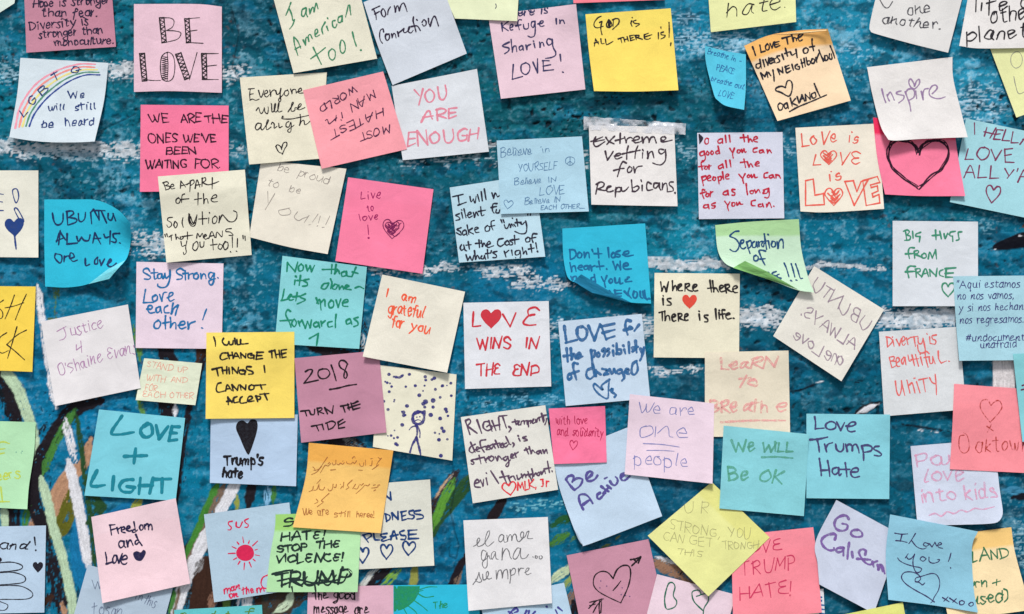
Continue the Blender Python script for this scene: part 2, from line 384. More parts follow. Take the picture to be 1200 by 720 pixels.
for p, w, c in [([(648, 616), (672, 604)], 11, (34, 84, 46)), ([(646, 638), (664, 626)], 12, (66, 118, 52)), ([(668, 634), (676, 628)], 7, (82, 124, 66)), ([(706, 642), (716, 638)], 7, (112, 122, 62)),
                ([(722, 632), (728, 626)], 6, (112, 122, 62)), ([(644, 682), (664, 668), (668, 662)], 10, (186, 204, 168)), ([(660, 690), (670, 676)], 10, (140, 160, 90)), ([(664, 710), (672, 694)], 12, (128, 104, 90)),
                ([(768, 660), (800, 672), (826, 700)], 16, (146, 112, 90)), ([(764, 652), (802, 662)], 4, WHITE), ([(792, 678), (810, 660)], 3, BLACK), ([(672, 706), (680, 730)], 12, BLACK)]:
    stroke(p, w, c, .15, 2.4)
# black and brown painted shape at the right, white accents
stroke([(1195, 268), (1206, 262), (1230, 250)], 5, (96, 72, 58), .0, .3, end=12, wob=.1)
stroke([(1159, 292), (1174, 288), (1196, 282), (1240, 276)], 5, (16, 18, 28), .0, .3, end=24, wob=.1)
stroke([(1163, 292), (1169, 293)], 3.2, WHITE, .0, .6, wob=.3); stroke([(1170, 293), (1181, 291)], 2.2, WHITE, .1, .6, wob=.3)
stroke([(1187, 275), (1202, 278)], 3, WHITE, .0, .6, wob=.3)
stroke([(1186, 583), (1240, 578)], 9, (20, 24, 34), .0, wob=.5); stroke([(1176, 574), (1200, 576)], 10, (60, 130, 165), .2)
stroke([(1000, 487), (1012, 480), (1032, 472)], 9, (26, 26, 32), .2, wob=.6); stroke([(1004, 485), (1016, 479), (1030, 474)], 6, WHITE, .0, 2.2, wob=.6, thick=.5)
stroke([(1050, 496), (1120, 508)], 2.6, (16, 30, 42), .2); stroke([(1074, 503), (1086, 506)], 4.5, WHITE, .2, wob=.6, thick=.4); stroke([(1092, 506), (1100, 507)], 3.5, WHITE, .2, wob=.6)
stroke([(924, 459), (944, 455), (962, 449)], 2.4, (14, 26, 38), .0); stroke([(953, 449), (972, 447)], 3, WHITE, .4); stroke([(998, 449), (1016, 446)], 4, (14, 26, 38), .3)
stroke([(1176, 414), (1177, 440), (1175, 470)], 26, (212, 208, 210), .0, .8, wob=.5, thick=.5)
# cracks in the paint skin
for cr_ in [[(112, 156), (130, 148), (150, 138), (166, 130)], [(534, 540), (530, 556), (534, 570), (528, 600), (533, 622), (538, 640), (534, 655), (527, 652), (526, 642), (532, 634)], [(533, 655), (532, 672)],
            [(268, 0), (280, 40), (272, 80), (290, 110)], [(980, 246), (984, 268)]]:
    stroke(cr_, 1.5, (8, 26, 38), .0, .5, thick=-.45, wob=.6, alpha=.6)

col *= (1 + .06 * perlin(PX / 3.1, PY / 2.7, 95))[..., None]
near = (sstep(-330, -150, PX) * sstep(1530, 1350, PX) * sstep(-300, -130, PY) * sstep(1020, 850, PY))
col = np.clip(col * near[..., None] + base_col * (1 - near[..., None]), .0015, .85)
h = np.clip(h, -3.2, 1.25)
h = h * near + .6 * lump * (1 - near)

def build_wall():
    X = (PX - 600) * S; Z = ZC + (360 - PY) * S; Y = -h * 0.001
    ny, nx = shape
    nv = nx * ny
    co = np.stack([X, Y, Z], -1).reshape(-1, 3).astype(np.float32)
    idx = np.arange(nv).reshape(ny, nx)
    quads = np.stack([idx[1:, :-1], idx[1:, 1:], idx[:-1, 1:], idx[:-1, :-1]], -1).reshape(-1, 4).astype(np.int32)
    me = bpy.data.meshes.new("painted_surface")
    me.vertices.add(nv); me.vertices.foreach_set("co", co.ravel())
    nf = len(quads)
    me.loops.add(nf * 4); me.loops.foreach_set("vertex_index", quads.ravel())
    me.polygons.add(nf)
    me.polygons.foreach_set("loop_start", np.arange(0, nf * 4, 4, dtype=np.int32))
    me.polygons.foreach_set("use_smooth", np.ones(nf, dtype=bool))
    me.update(calc_edges=True)
    at = me.color_attributes.new("paint", 'FLOAT_COLOR', 'POINT')
    rgba = np.ones((nv, 4), dtype=np.float32); rgba[:, :3] = col.reshape(-1, 3)
    at.data.foreach_set("color", rgba.ravel())
    m = bpy.data.materials.new("wall_paint"); m.use_nodes = True
    nt = m.node_tree; N = nt.nodes; L = nt.links
    b = N["Principled BSDF"]; b.inputs["Roughness"].default_value = 0.5; b.inputs["Specular IOR Level"].default_value = 0.08
    a = N.new("ShaderNodeAttribute"); a.attribute_name = "paint"
    tc = N.new("ShaderNodeTexCoord")
    n = N.new("ShaderNodeTexNoise"); n.inputs["Scale"].default_value = 700; n.inputs["Detail"].default_value = 5; n.inputs["Roughness"].default_value = .65
    L.new(tc.outputs["Object"], n.inputs["Vector"])
    mr = N.new("ShaderNodeMapRange"); mr.inputs[1].default_value = .3; mr.inputs[2].default_value = .7; mr.inputs[3].default_value = .82; mr.inputs[4].default_value = 1.20
    L.new(n.outputs[0], mr.inputs[0])
    vm = N.new("ShaderNodeVectorMath"); vm.operation = 'SCALE'; L.new(a.outputs["Color"], vm.inputs[0]); L.new(mr.outputs[0], vm.inputs["Scale"])
    L.new(vm.outputs[0], b.inputs["Base Color"])
    r = N.new("ShaderNodeMapRange"); r.inputs[1].default_value = .3; r.inputs[2].default_value = .7; r.inputs[3].default_value = .38; r.inputs[4].default_value = .68
    n2 = N.new("ShaderNodeTexNoise"); n2.inputs["Scale"].default_value = 60; n2.inputs["Detail"].default_value = 6
    L.new(tc.outputs["Object"], n2.inputs["Vector"]); L.new(n2.outputs[0], r.inputs[0]); L.new(r.outputs[0], b.inputs["Roughness"])
    bp = N.new("ShaderNodeBump"); bp.inputs["Strength"].default_value = .45; bp.inputs["Distance"].default_value = .0005
    L.new(n.outputs[0], bp.inputs["Height"]); L.new(bp.outputs[0], b.inputs["Normal"])
    me.materials.append(m)
    root = bpy.data.objects.new("painted_wall", None); link(root)
    root["label"] = "rough brick wall under thick teal paint with white streaks and mural strokes"
    root["category"] = "wall"
    link(bpy.data.objects.new("painted_surface", me), root)
    # body of the wall behind the paint skin
    xa, xb = (gx[0] - 600) * S, (gx[-1] - 600) * S; zt = ZC + (360 - gy[0]) * S
    vs = [(x, y, z) for x in (xa, xb) for y in (.004, .3) for z in (0.0, zt - .001)]
    mesh_obj("masonry", vs, [(0, 1, 3, 2), (4, 6, 7, 5), (0, 4, 5, 1), (2, 3, 7, 6), (0, 2, 6, 4), (1, 5, 7, 3)], m, root, smooth=False)
build_wall()
# ------------------------------------------------------------------ handwriting: pen strokes per letter (cap height 10, baseline 0), '*' = sharp corner
_G = {
'A': (8, "0,0 4,10* 8,0|1.6,3.6 6.6,3.8"), 'B': (6.6, "0,0 0.2,10|0,9.8 4,10 5.6,8 4,5.6 0.4,5.2*|0.6,5.2 5,5 6.6,2.6 4.6,0.2 0,0"),
'C': (7, "6.6,8.4 4.6,10 1.6,8.8 0,5 1.4,1.2 4.2,0 6.8,1.4"), 'D': (7, "0,0 0.2,10|-0.6,9.8 3.6,9.8 6.8,7 6.6,3 3.6,0.4 0,0"),
'E': (6, "5.6,9.8 0.2,9.8* 0,0* 5.8,0.2|0.2,5.1 4.8,5.4"), 'F': (5.8, "0.2,0 0.2,9.8* 5.8,10|0.2,5.2 4.8,5.4"),
'G': (7.6, "6.8,8.8 4.4,10 1.4,8.6 0,5 1.4,1.2 4.4,0 6.8,1.6 7,4.6* 4,4.6"), 'H': (7, "0,0 0.2,10|7,10 6.8,0|0,5 7,5.2"),
'I': (1.2, "0.6,10 0.6,0"), 'J': (5, "0,9.8 5,10|3.4,10 3.6,3 2.2,0 0,1"), 'K': (6.8, "0.2,10 0,0|6.6,10 0.4,4.6* 6.8,0"),
'L': (5.6, "0.4,10 0,0.1* 5.6,0.3"), 'M': (8.6, "0,0 0.8,10* 4.2,3.4* 7.8,10* 8.6,0"), 'N': (7.2, "0,0 0.2,10* 6.8,0.2* 7.2,10"),
'O': (8, "4.4,10 1.4,8.6 0,5 1.4,1.2 4,0 6.8,1.4 8,5.2 6.6,8.8 3.8,10"), 'P': (6.2, "0.4,0 0.2,10|0,9.8 4,10.2 6.2,8 5,5.2 0.4,4.8"),
'Q': (8, "4.4,10 1.4,8.6 0,5 1.4,1.2 4,0 6.8,1.4 8,5.2 6.6,8.8 3.8,10|4.4,3 9.4,2.6"), 'R': (6.6, "0.2,0 0.2,10|0,9.8 4,10.2 6,8 4.6,5.4 0.4,5* 6.6,0"),
'S': (5.8, "5.6,8.6 3.4,10 0.8,8.8 0.8,6.6 3,5.2 5.4,3.8 5.6,1.6 3.4,0 0,1"), 'T': (7.2, "0,9.8 7.2,10|3.6,10 3.4,0"),
'U': (7, "0,10 0.2,3 2,0.2 4.8,0.2 6.8,3 7,10"), 'V': (7.4, "0,10 3.7,0* 7.4,10"), 'W': (10, "0,10 2.4,0* 5,7.6* 7.4,0* 10,10"),
'X': (6.6, "0,10 6.6,0|6.6,10 0,0"), 'Y': (7, "0,10 3.6,5|7,10 2.6,0"), 'Z': (6.4, "0,9.8 6.2,10* 0,0.2* 6.4,0.2"),
'a': (5, "4.8,5.4 2.4,6 0.4,4.2 0.2,1.6 1.8,0 4,1.2 4.8,4.6|4.8,5.8 4.6,1.6 5.4,0.1"), 'b': (5, "0.3,10 0.1,0.2|0.2,3.6 2.2,5.8 4.6,4.6 4.6,1.4 2.4,0 0.2,0.8"),
'c': (4.6, "4.4,5 2.6,6 0.6,4.8 0,2.4 1.4,0.1 4.4,1"), 'd': (5.2, "4.8,5 2.4,6 0.4,4.2 0.2,1.6 1.8,0 4,1 4.8,3|5,10 4.8,0"),
'e': (4.8, "0.4,2.9 4.2,3.4 3.8,5.6 2,6 0.3,4 0.4,1.2 2.2,0 4.8,1.2"), 'f': (4.4, "4.4,9.4 3,10.2 1.8,8.6 1.6,-0.4|0,5.4 3.8,5.8"),
'g': (5, "4.6,5.2 2.2,6 0.3,4 0.4,1.6 2.2,0.3 4.4,2|4.7,5.8 4.6,-1.6 3,-4 0.4,-3.2"), 'h': (5, "0.2,10 0.1,0|0.1,3.4 2.2,5.8 4.2,5 4.6,0"),
'i': (1.8, "0.8,5.6 0.8,0|0.9,9.5 1.1,10"), 'j': (2.6, "2,6 1.8,-2.4 0,-4|2.1,9.5 2.2,10"), 'k': (4.8, "0.2,10 0.1,0|4.2,6 0.4,2.8* 4.8,0"),
'l': (1.2, "0.7,10 0.5,0"), 'm': (7.6, "0.1,6 0.1,0|0.1,3.4 1.8,5.8 3.4,5 3.6,0*|3.6,3.4 5.4,5.8 7,5 7.4,0"), 'n': (5, "0.1,6 0.1,0|0.1,3.4 2.2,5.8 4.2,5 4.8,0"),
'o': (5, "2.8,6 0.6,4.8 0.1,2.4 1.6,0.1 4,0.8 5,3.4 3.8,5.6 2.2,6"), 'p': (5, "0.3,6 0,-4|0.2,4 2.4,6 4.8,4.4 4.6,1.4 2.6,0 0.2,0.8"),
'q': (5.2, "4.6,5.2 2.2,6 0.3,4 0.4,1.6 2.2,0.3 4.4,2|4.7,5.8 4.6,-4 5.6,-3"), 'r': (3.6, "0.2,6 0.2,0|0.2,3 1.6,5.4 3.6,5.6"),
's': (4, "3.9,5.2 2.2,6 0.6,5 1,3.6 3.4,2.4 3.6,0.8 1.8,0 0,0.7"), 't': (4.2, "2,9 1.9,0.8 4,0.2|0,6 4.2,6.3"),
'u': (5, "0.1,6 0.4,1.2 2.2,0 4.2,1.8 4.6,5|4.7,6 4.9,0"), 'v': (4.8, "0,6 2.3,0* 4.8,6"), 'w': (7.4, "0,6 1.4,0.6 3,0.4 3.8,4.4*|3.8,4.4 4.6,0.5 6.2,0.6 7.4,6"),
'x': (4.8, "0,6 4.8,0|4.6,6 0,0"), 'y': (5, "0.2,6 0.8,2.6 2.6,1.8 4.2,3.4|4.8,6 4.4,-1.6 2.6,-4 0,-3"), 'z': (4.6, "0,6 4.4,6* 0,0* 4.6,0.2"),
'0': (6.4, "3.4,10 0.8,8.4 0,5 1,1.2 3.2,0 5.6,1.6 6.4,5.2 5.4,8.8 3,10"), '1': (2, "1.2,10 0.8,0"), '2': (6.6, "0.2,8 2.4,10 5,9 4.8,6.6 0.2,0.3* 6.6,0.8"),
'4': (5.6, "0.6,9.6 0.2,5* 5.2,5.2|4.6,9.8 4.2,0"), '8': (6, "5.6,8.8 3,10.2 0.8,8.2 3,5.4 5.6,2.6 3,0 0.4,2 3,5.2 5.2,7.6 5.4,9"),
'.': (1.2, "0.4,0.1 0.8,0.5"), ',': (1.4, "0.9,0.8 0.2,-1.8"), '!': (1.6, "1,10.4 0.7,3|0.5,0.1 0.8,0.5"), "'": (1, "0.7,10.4 0.3,7.8"),
'"': (2.6, "0.4,10.2 0.2,7.8|2.2,10.2 1.9,7.8"), '-': (4, "0,3.2 4,3.6"), '_': (7, "-1,-0.6 9,-1"), '+': (5.4, "0,3.6 5.4,4|2.6,6.6 2.6,0.8"),
'&': (5, "4.6,1 2.2,3.8 1.4,5.8 3.2,6.2 3.2,4.8 0.6,2.6 0.8,0.4 2.8,0.2 4.8,2.6"), '#': (6, "2,9 1,1|4.6,9.2 3.6,1.2|0,6.4 6,6.6|-0.2,3.4 5.6,3.6"),
')': (2.6, "0,10.4 2.2,8 2.2,2 0,-1.4"), '/': (4, "0,0 4,10"),
'1b': (4, "0.2,7.6 2.6,10* 2.4,0*|0,0 4.8,0"), 'I_': (5, "0,9.8 5,10.2|2.6,10 2.2,0|0,0 4.6,0.1"),
}
# other people's habits for the same letters
_ALT = {
'A': (7.6, "0,0 3.4,9.6 5,9.8 6.4,5 7.6,0|1,4 7.4,4.4"), 'E': (6, "5.8,9 2.6,10 0.6,8.4 1.4,5.8 4.6,5.3*|4.6,5.3 0.8,4.6 0.2,1.8 2.6,0 6,1"), 'R': (6.8, "0.6,0 0,9.4|-0.8,9 3.6,10.4 6.2,8 4.4,5.6 0.2,4.6 3,3.6 7,-.4"),
'N': (7.6, "0,0 0.6,9.6* 5.6,0.6* 7.6,10.6"), 'M': (9, "0,0 1.6,9.8* 4.2,4.4 5,4.4 7.4,9.8* 9,0"), 'S': (5.8, "6,9.2 2.4,9.6 0.4,7.6 2.4,5.8 5.4,4 4.6,1 0.4,0.4"), 'T': (7.4, "-.4,9.2 7.6,10.4|3.4,9.8 4,0"),
'I': (4.6, "0.2,9.8 4.6,10|2.4,10 2.2,0|0,0 4.6,0.2"), 'O': (7.2, "3,9.6 .6,7.4 0,4 1.6,.6 4.4,0 7,3 6.8,7.4 4.6,10 2.2,9.2"), 'L': (5.8, "1,10.2 .2,1.2 1.4,.2 5.8,.9"), 'H': (7, "0.4,0 0,9.6|7.2,10.4 6.2,0|-.4,4.6 7.4,5.4"),
'W': (10, "0,9.6 1.6,2 2.8,.2 4.6,4 5.2,8.6*|5.2,8.6 6,2 7.4,.2 9,4 10.4,10"), 'G': (7.6, "7,8.8 4,10 1,7.6 .4,3.6 2.6,.4 6,1 7.2,4.4*|3.8,4.4 8.6,4.2"), 'D': (7, ".6,-.2 0,9.4|-1,8.8 4.4,9.6 7.2,6 5.6,1.6 -.6,0"),
'a': (5.4, "4.6,5 2.8,6 .4,4.4 .4,1 2.6,.4 4.6,4.8*|4.6,5.6 4.2,1.4 5.8,.4"), 'e': (5, "0.2,3 3.4,3.6 4.2,5 2.6,6 .8,5 .2,2.2 1.6,0 5.4,1.4"), 'g': (5, "4.8,5.2 2.4,6 .2,4 .8,1.8 3.4,2.2 4.8,5*|4.8,5.6 4.8,-1 4,-4 1.2,-4.2 -.4,-2.4 4,-.6"),
't': (4.4, "2.2,9.6 1.6,.2|-.6,5.6 4.8,7"), 'r': (4, "0,5.8 .4,0|.4,3.4 1.4,5.2 2.8,6.2 4.2,5.4"), 'y': (5.2, "0,6 2.4,1.6|5.2,6.2 2.6,.6 -.2,-4"), 's': (4.2, "4.2,5.8 1.6,6 .4,4.4 3.2,2.8 3.8,1 2,-.2 -.4,.4"),
'n': (5.2, ".4,5.6 0,0|.2,2.6 3.2,6 4.4,4.6 4.2,1 5.6,.4"), 'h': (5, ".8,10.4 0,0|.2,3 3,5.6 4.2,4.4 4.2,.8 5.4,.4"), 'd': (5.4, "4.4,5.2 2,5.8 .2,3.6 .6,.6 3,.6 4.6,3.4*|5.6,10.4 4.4,.6 5.8,.2"), 'o': (4.8, "3.4,5.6 1,5.8 .2,2.8 1.4,.2 4,.6 4.8,3.6 3.4,5.8 2,5"),
'l': (2, "1.4,10 .4,1.4 1.8,.2"), 'f': (4.6, "5,8.8 3.4,10.6 2,8 1.2,-3|-.4,5 4.6,5.8"), 'u': (5.2, "0,5.8 .2,1.4 1.8,.2 3.8,1.8 4.8,5.8*|4.8,5.8 4.6,1 5.8,.4"), 'm': (8, "0,5.8 .2,0|.2,3 2,6 3.6,5 3.4,.2*|3.6,3 5.6,6 7.2,4.8 7,1 8.2,.6"),
}
_GA = {}
_GP = {}
def _parse(spec):
    out = []
    for st in spec.split('|'):
        cur = []
        for tok in st.split():
            c = tok.endswith('*'); x, y = tok.rstrip('*').split(',')
            cur.append((float(x), float(y)))
            if c and len(cur) > 1:
                out.append(cur); cur = [cur[-1]]
        if len(cur) > 1: out.append(cur)
    return out
for _k, (_w, _s) in _G.items(): _GP[_k] = (_w, _parse(_s))

for _k, (_w, _s) in _ALT.items(): _GA[_k] = (_w, _parse(_s))

def catmull(P, step=1.0, closed=False):
    P = np.asarray(P, float)
    if len(P) < 3 and not closed:
        n = max(2, int(np.hypot(*(P[-1] - P[0])) / step / 2) + 1)
        t = np.linspace(0, 1, n)[:, None]
        return P[0] * (1 - t) + P[-1] * t
    if closed:
        Q = np.vstack([P[-1], P, P[0], P[1]])
    else:
        Q = np.vstack([2 * P[0] - P[1], P, 2 * P[-1] - P[-2]])
    out = []
    for i in range(1, len(Q) - 2):
        p0, p1, p2, p3 = Q[i - 1], Q[i], Q[i + 1], Q[i + 2]
        n = max(2, int(np.hypot(*(p2 - p1)) / step) + 1)
        t = np.linspace(0, 1, n, endpoint=False)[:, None]
        out.append(.5 * ((2 * p1) + (-p0 + p2) * t + (2 * p0 - 5 * p1 + 4 * p2 - p3) * t ** 2 + (-p0 + 3 * p1 - 3 * p2 + p3) * t ** 3))
    out.append(Q[-2][None, :])
    return np.vstack(out)

def ribbon(P, w, rng):
    """flat band of ink along a polyline, round ended, its width breathing with the pen"""
    P = np.asarray(P, float)
    keep = [0]
    for i in range(1, len(P)):
        if np.hypot(*(P[i] - P[keep[-1]])) > .12: keep.append(i)
    P = P[keep]
    if len(P) == 1: P = np.vstack([P, P + [.3, .1]])
    d = np.gradient(P, axis=0); d /= (np.hypot(d[:, 0], d[:, 1])[:, None] + 1e-9)
    n = np.stack([-d[:, 1], d[:, 0]], 1)
    k = np.arange(len(P)); ph = rng.random() * 6.28
    pr = rng.uniform(.88, 1.12)
    ww = .5 * w * pr * (1 + .16 * np.sin(k * .45 + ph) + .08 * np.sin(k * 1.5 + ph * 2)) * np.interp(k, [0, len(P) - 1], [1.12, .80])
    a = P[0] - d[0] * ww[0]; b = P[-1] + d[-1] * ww[-1]
    C = np.vstack([a, a + d[0] * ww[0] * .45, P, b - d[-1] * ww[-1] * .45, b])
    nn = np.vstack([n[0], n[0], n, n[-1], n[-1]])
    W = np.concatenate([[ww[0] * .42, ww[0] * .84], ww, [ww[-1] * .84, ww[-1] * .42]])
    V = np.empty((2 * len(C), 2)); V[0::2] = C + nn * W[:, None]; V[1::2] = C - nn * W[:, None]
    F = [(2 * i, 2 * i + 1, 2 * i + 3, 2 * i + 2) for i in range(len(C) - 1)]
    return V, F
# ------------------------------------------------------------------ sticky notes
NG = 24
def side(P, n):
    P = np.asarray(P, float)
    if len(P) > 2:
        P = catmull(P, 1.5)
    s = np.concatenate([[0], np.cumsum(np.hypot(*np.diff(P, axis=0).T))]); s /= s[-1]
    t = np.linspace(0, 1, n)
    return np.stack([np.interp(t, s, P[:, 0]), np.interp(t, s, P[:, 1])], 1)

GROUP = "sticky notes stuck all over the painted wall"
ALL_NOTES = []
class Note:
    def __init__(s, label, col, tl, tr, br, bl, t=(), r=(), b=(), l=(), lv=0, lift=2.4, bow=None, band=None, ink=(40, 34, 44), w=1.7, dens=.97, var=.08,
                 ctl=0, ctr=0, cbr=0, cbl=0, slant=0.0, wob=.7, name="sticky_note", group=GROUP, base=None, sidel=0, cr=.55, xh=7.0, cur=0.0, alts=None):
        kw = dict(locals()); [kw.pop(k_) for k_ in ('s', 't', 'r', 'b', 'l', 'tl', 'tr', 'br', 'bl')]; s.__dict__.update(kw)
        s.rng = random.Random(len(ALL_NOTES) * 31 + 5)
        s.seed = len(ALL_NOTES)
        s.alts = set(k_ for k_ in _GA if s.rng.random() < .42 and k_ != 'I') if alts is None else set(alts)
        ALL_NOTES.append(s)
        s.base = 1.9 if base is None else base
        if s.bow is None: s.bow = s.rng.uniform(-1.1, 1.5)
        s.cz = [s.rng.choice([0, 0, 0, 1.2, 2.2, 3.2]) * (1 if j > 1 else .35) for j in range(4)]
        s.skew = s.rng.uniform(-.9, .9)
        n = NG + 1
        top = side([tl, *t, tr], n); bot = side([bl, *b, br], n); lef = side([tl, *l, bl], n); rig = side([tr, *r, br], n)
        u = np.linspace(0, 1, n)[None, :, None]; v = np.linspace(0, 1, n)[:, None, None]
        c = [np.array(q, float) for q in (tl, tr, br, bl)]
        s.grid = (1 - v) * top[None] + v * bot[None] + (1 - u) * lef[:, None] + u * rig[:, None] - ((1 - u) * (1 - v) * c[0] + u * (1 - v) * c[1] + u * v * c[2] + (1 - u) * v * c[3])
        s.inks = {}
        s.nh = 0
        s.forms = {}
        s.slant = s.slant + s.rng.uniform(-.06, .16)
        s.cnt = 0
        uu, vv = np.meshgrid(np.linspace(0, 1, n), np.linspace(0, 1, n))
        s.hg = s.height(uu, vv)
        s.extra = []
    def height(s, u, v):
        q = s.base + s.lift * v ** 1.8 + s.bow * np.sin(np.pi * u) * (.3 + .7 * v) + (s.sidel + s.skew) * u * (.3 + .7 * v)
        for a, cu, cv in ((s.ctl + s.cz[0], 0, 0), (s.ctr + s.cz[1], 1, 0), (s.cbr + s.cz[2], 1, 1), (s.cbl + s.cz[3], 0, 1)):
            if a:
                d = np.hypot(u - cu, v - cv); q = q + a * np.clip(1 - d / s.cr, 0, 1) ** 2
        q = q + .45 * perlin(u * 1.6 + s.seed * 3.7, v * 1.6 + s.seed, 7) * (.3 + v) + .13 * perlin(u * 4.5, v * 4, s.seed)
        return q
    def uvof(s, p):
        """where on the sheet a point lies (inverse of the sheet's outline map)"""
        p = np.asarray(p, float); u = np.full(len(p), .5); v = np.full(len(p), .5)
        def ev(u, v):
            uc, vc = np.clip(u, 0, 1) * NG, np.clip(v, 0, 1) * NG
            i = np.minimum(vc.astype(int), NG - 1); j = np.minimum(uc.astype(int), NG - 1); a = (uc - j)[:, None]; b = (vc - i)[:, None]; g = s.grid
            q = g[i, j] * (1 - a) * (1 - b) + g[i, j + 1] * a * (1 - b) + g[i + 1, j] * (1 - a) * b + g[i + 1, j + 1] * a * b
            q = q + (u - np.clip(u, 0, 1))[:, None] * (g[i, NG] - g[i, 0]) + (v - np.clip(v, 0, 1))[:, None] * (g[NG, j] - g[0, j])
            return q
        for _ in range(7):
            q = ev(u, v); e = 1e-3
            du = (ev(u + e, v) - q) / e; dv = (ev(u, v + e) - q) / e; r = p - q
            det = du[:, 0] * dv[:, 1] - du[:, 1] * dv[:, 0] + 1e-9
            u = np.clip(u + (r[:, 0] * dv[:, 1] - r[:, 1] * dv[:, 0]) / det, -.3, 1.3); v = np.clip(v + (du[:, 0] * r[:, 1] - du[:, 1] * r[:, 0]) / det, -.3, 1.3)
        return u, v
    def hat(s, u, v):
        uc, vc = np.clip(u, 0, 1) * NG, np.clip(v, 0, 1) * NG
        i = np.minimum(vc.astype(int), NG - 1); j = np.minimum(uc.astype(int), NG - 1); a = uc - j; b = vc - i; g = s.hg
        return g[i, j] * (1 - a) * (1 - b) + g[i, j + 1] * a * (1 - b) + g[i + 1, j] * (1 - a) * b + g[i + 1, j + 1] * a * b
    # --- marks
    def _rib(s, P, ink, w, part, step=1.0):
        ink = ink or s.ink; w = (w or s.w) * 1.03
        V, F = ribbon(P, w, s.rng)
        s._put(V, F, ink, part, len(P))
    def _put(s, V, F, ink, part, n=0):
        s.cnt = (s.cnt + 1) % 23
        L = s.inks.setdefault((part, ink, s.nh if part == 'heart_drawing' else 0), [[], [], []])
        o = sum(len(a) for a in L[0])
        L[0].append(V); L[1].append(np.full(len(V), s.cnt * .0045) + np.linspace(0, .004, len(V)))
        L[2].extend([tuple(i + o for i in f) for f in F])
    def glyph(s, ch):
        """this writer's own form of a letter"""
        if ch not in s.forms:
            gw, st = _GA[ch] if ch in s.alts else _GP.get(ch, _GP['o'])
            a = .62 if ch.isalnum() else .2
            f = []
            for q in st:
                f.append([(x + a * s.rng.gauss(0, .6), y + a * s.rng.gauss(0, .7)) for x, y in q])
            for m in range(1, len(st)):
                if st[m][0] == st[m - 1][-1]: f[m][0] = f[m - 1][-1]
            s.forms[ch] = (gw * s.rng.uniform(.88, 1.12), f)
        return s.forms[ch]
    def t(s, text, x0, y0, x1, y1, h, ink=None, w=None, flip=False, slant=None, part="handwriting", wob=None):
        slant = s.slant if slant is None else slant
        wob = s.wob if wob is None else wob
        R = s.rng
        toks = list(text)
        adv = []; x = 0
        for ch in toks:
            if ch == ' ': adv.append(None); x += 6.0; continue
            gw = s.glyph(ch)[0]
            adv.append(x); x += gw + 1.8 * (1 + .5 * (R.random() - .5))
        if toks and toks[-1] != ' ': x -= 1.8
        d = np.array([x1 - x0, y1 - y0], float); ln = math.hypot(*d); d /= ln
        up = np.array([d[1], -d[0]])
        if flip: up = -up
        sx = ln / max(x, 1); sy = h / 10.0
        prev = None; first = None
        for ch, a in zip(toks, adv):
            if a is None: prev = None; continue
            gw, strokes = s.glyph(ch)
            low = ch.islower()
            jy = wob * (R.random() - .5) * 1.5; js = 1 + .10 * wob * 2 * (R.random() - .5); jr = .18 * wob * 2 * (R.random() - .5); wx = [wob * .6 * (R.random() - .5) for _ in range(8)]; gs = 1 + wob * .26 * (R.random() - .5)
            for st in strokes:
                pts = []
                for k, (gx_, gy_) in enumerate(st):
                    if low: gy_ = gy_ * s.xh / 6 if gy_ <= 6 else s.xh + (gy_ - 6) * (10 - s.xh) / 4
                    xx = gx_ * gs + wx[k % 8]; yy = gy_ * js * gs + wx[(k * 3 + 1) % 8] + jy
                    xx += slant * yy + jr * yy
                    pts.append(np.array([x0, y0]) + d * (a + xx) * sx + up * yy * sy)
                s._rib(catmull(pts, max(.7, h * .09)), ink, w, part)
                if st is strokes[0]: first = pts[0]
            if prev is not None and low and s.cur and R.random() < s.cur and np.hypot(*(first - prev)) < h * .9:
                s._rib(catmull([prev, (prev + first) / 2 + d * sx * .8 - up * sy * .8, first], 1), ink, (w or s.w) * .8, part)
            prev = pts[-1] if low and ch not in 'tyjgfx' else None
        return s
    def s_(s, pts, ink=None, w=None, closed=False, part="handwriting", smooth=True):
        P = catmull(pts, 1.0, closed) if smooth else None
        if smooth: s._rib(P, ink, w, part)
        else:
            q = list(pts) + ([pts[0]] if closed else [])
            for a, b in zip(q[:-1], q[1:]): s._rib(catmull([a, b], 1.0), ink, w, part)
        return s
    def tr(s, ox, oy, k, spec, ink=None, w=None, part="handwriting"):
        """lettering followed stroke by stroke: points at k to one survey unit from (ox, oy)"""
        for st in spec.split('|'):
            P = [tuple(float(c) for c in tok.rstrip('*').split(',')) for tok in st.split()]
            P = [(ox + x / k, oy + y / k) for x, y in P]
            if len(P) == 1: P.append((P[0][0] + .3, P[0][1]))
            s._rib(catmull(P, .9), ink, (w or s.w) * 1.03, part)
        return s
    def fill(s, pts, ink=None, part="drawing", smooth=True):
        P = catmull(pts, 1.2, True)[:-1] if smooth else np.asarray(pts, float)
        c = P.mean(0); n = len(P)
        rings = [c[None, :]] + [c + (P - c) * k for k in (.35, .7, 1.0)]
        V = np.vstack(rings); F = [(0, 1 + i, 1 + (i + 1) % n) for i in range(n)]
        for r_ in range(2):
            a, b = 1 + r_ * n, 1 + (r_ + 1) * n
            F += [(a + i, b + i, b + (i + 1) % n, a + (i + 1) % n) for i in range(n)]
        s._put(V, F, ink or s.ink, part)
        return s
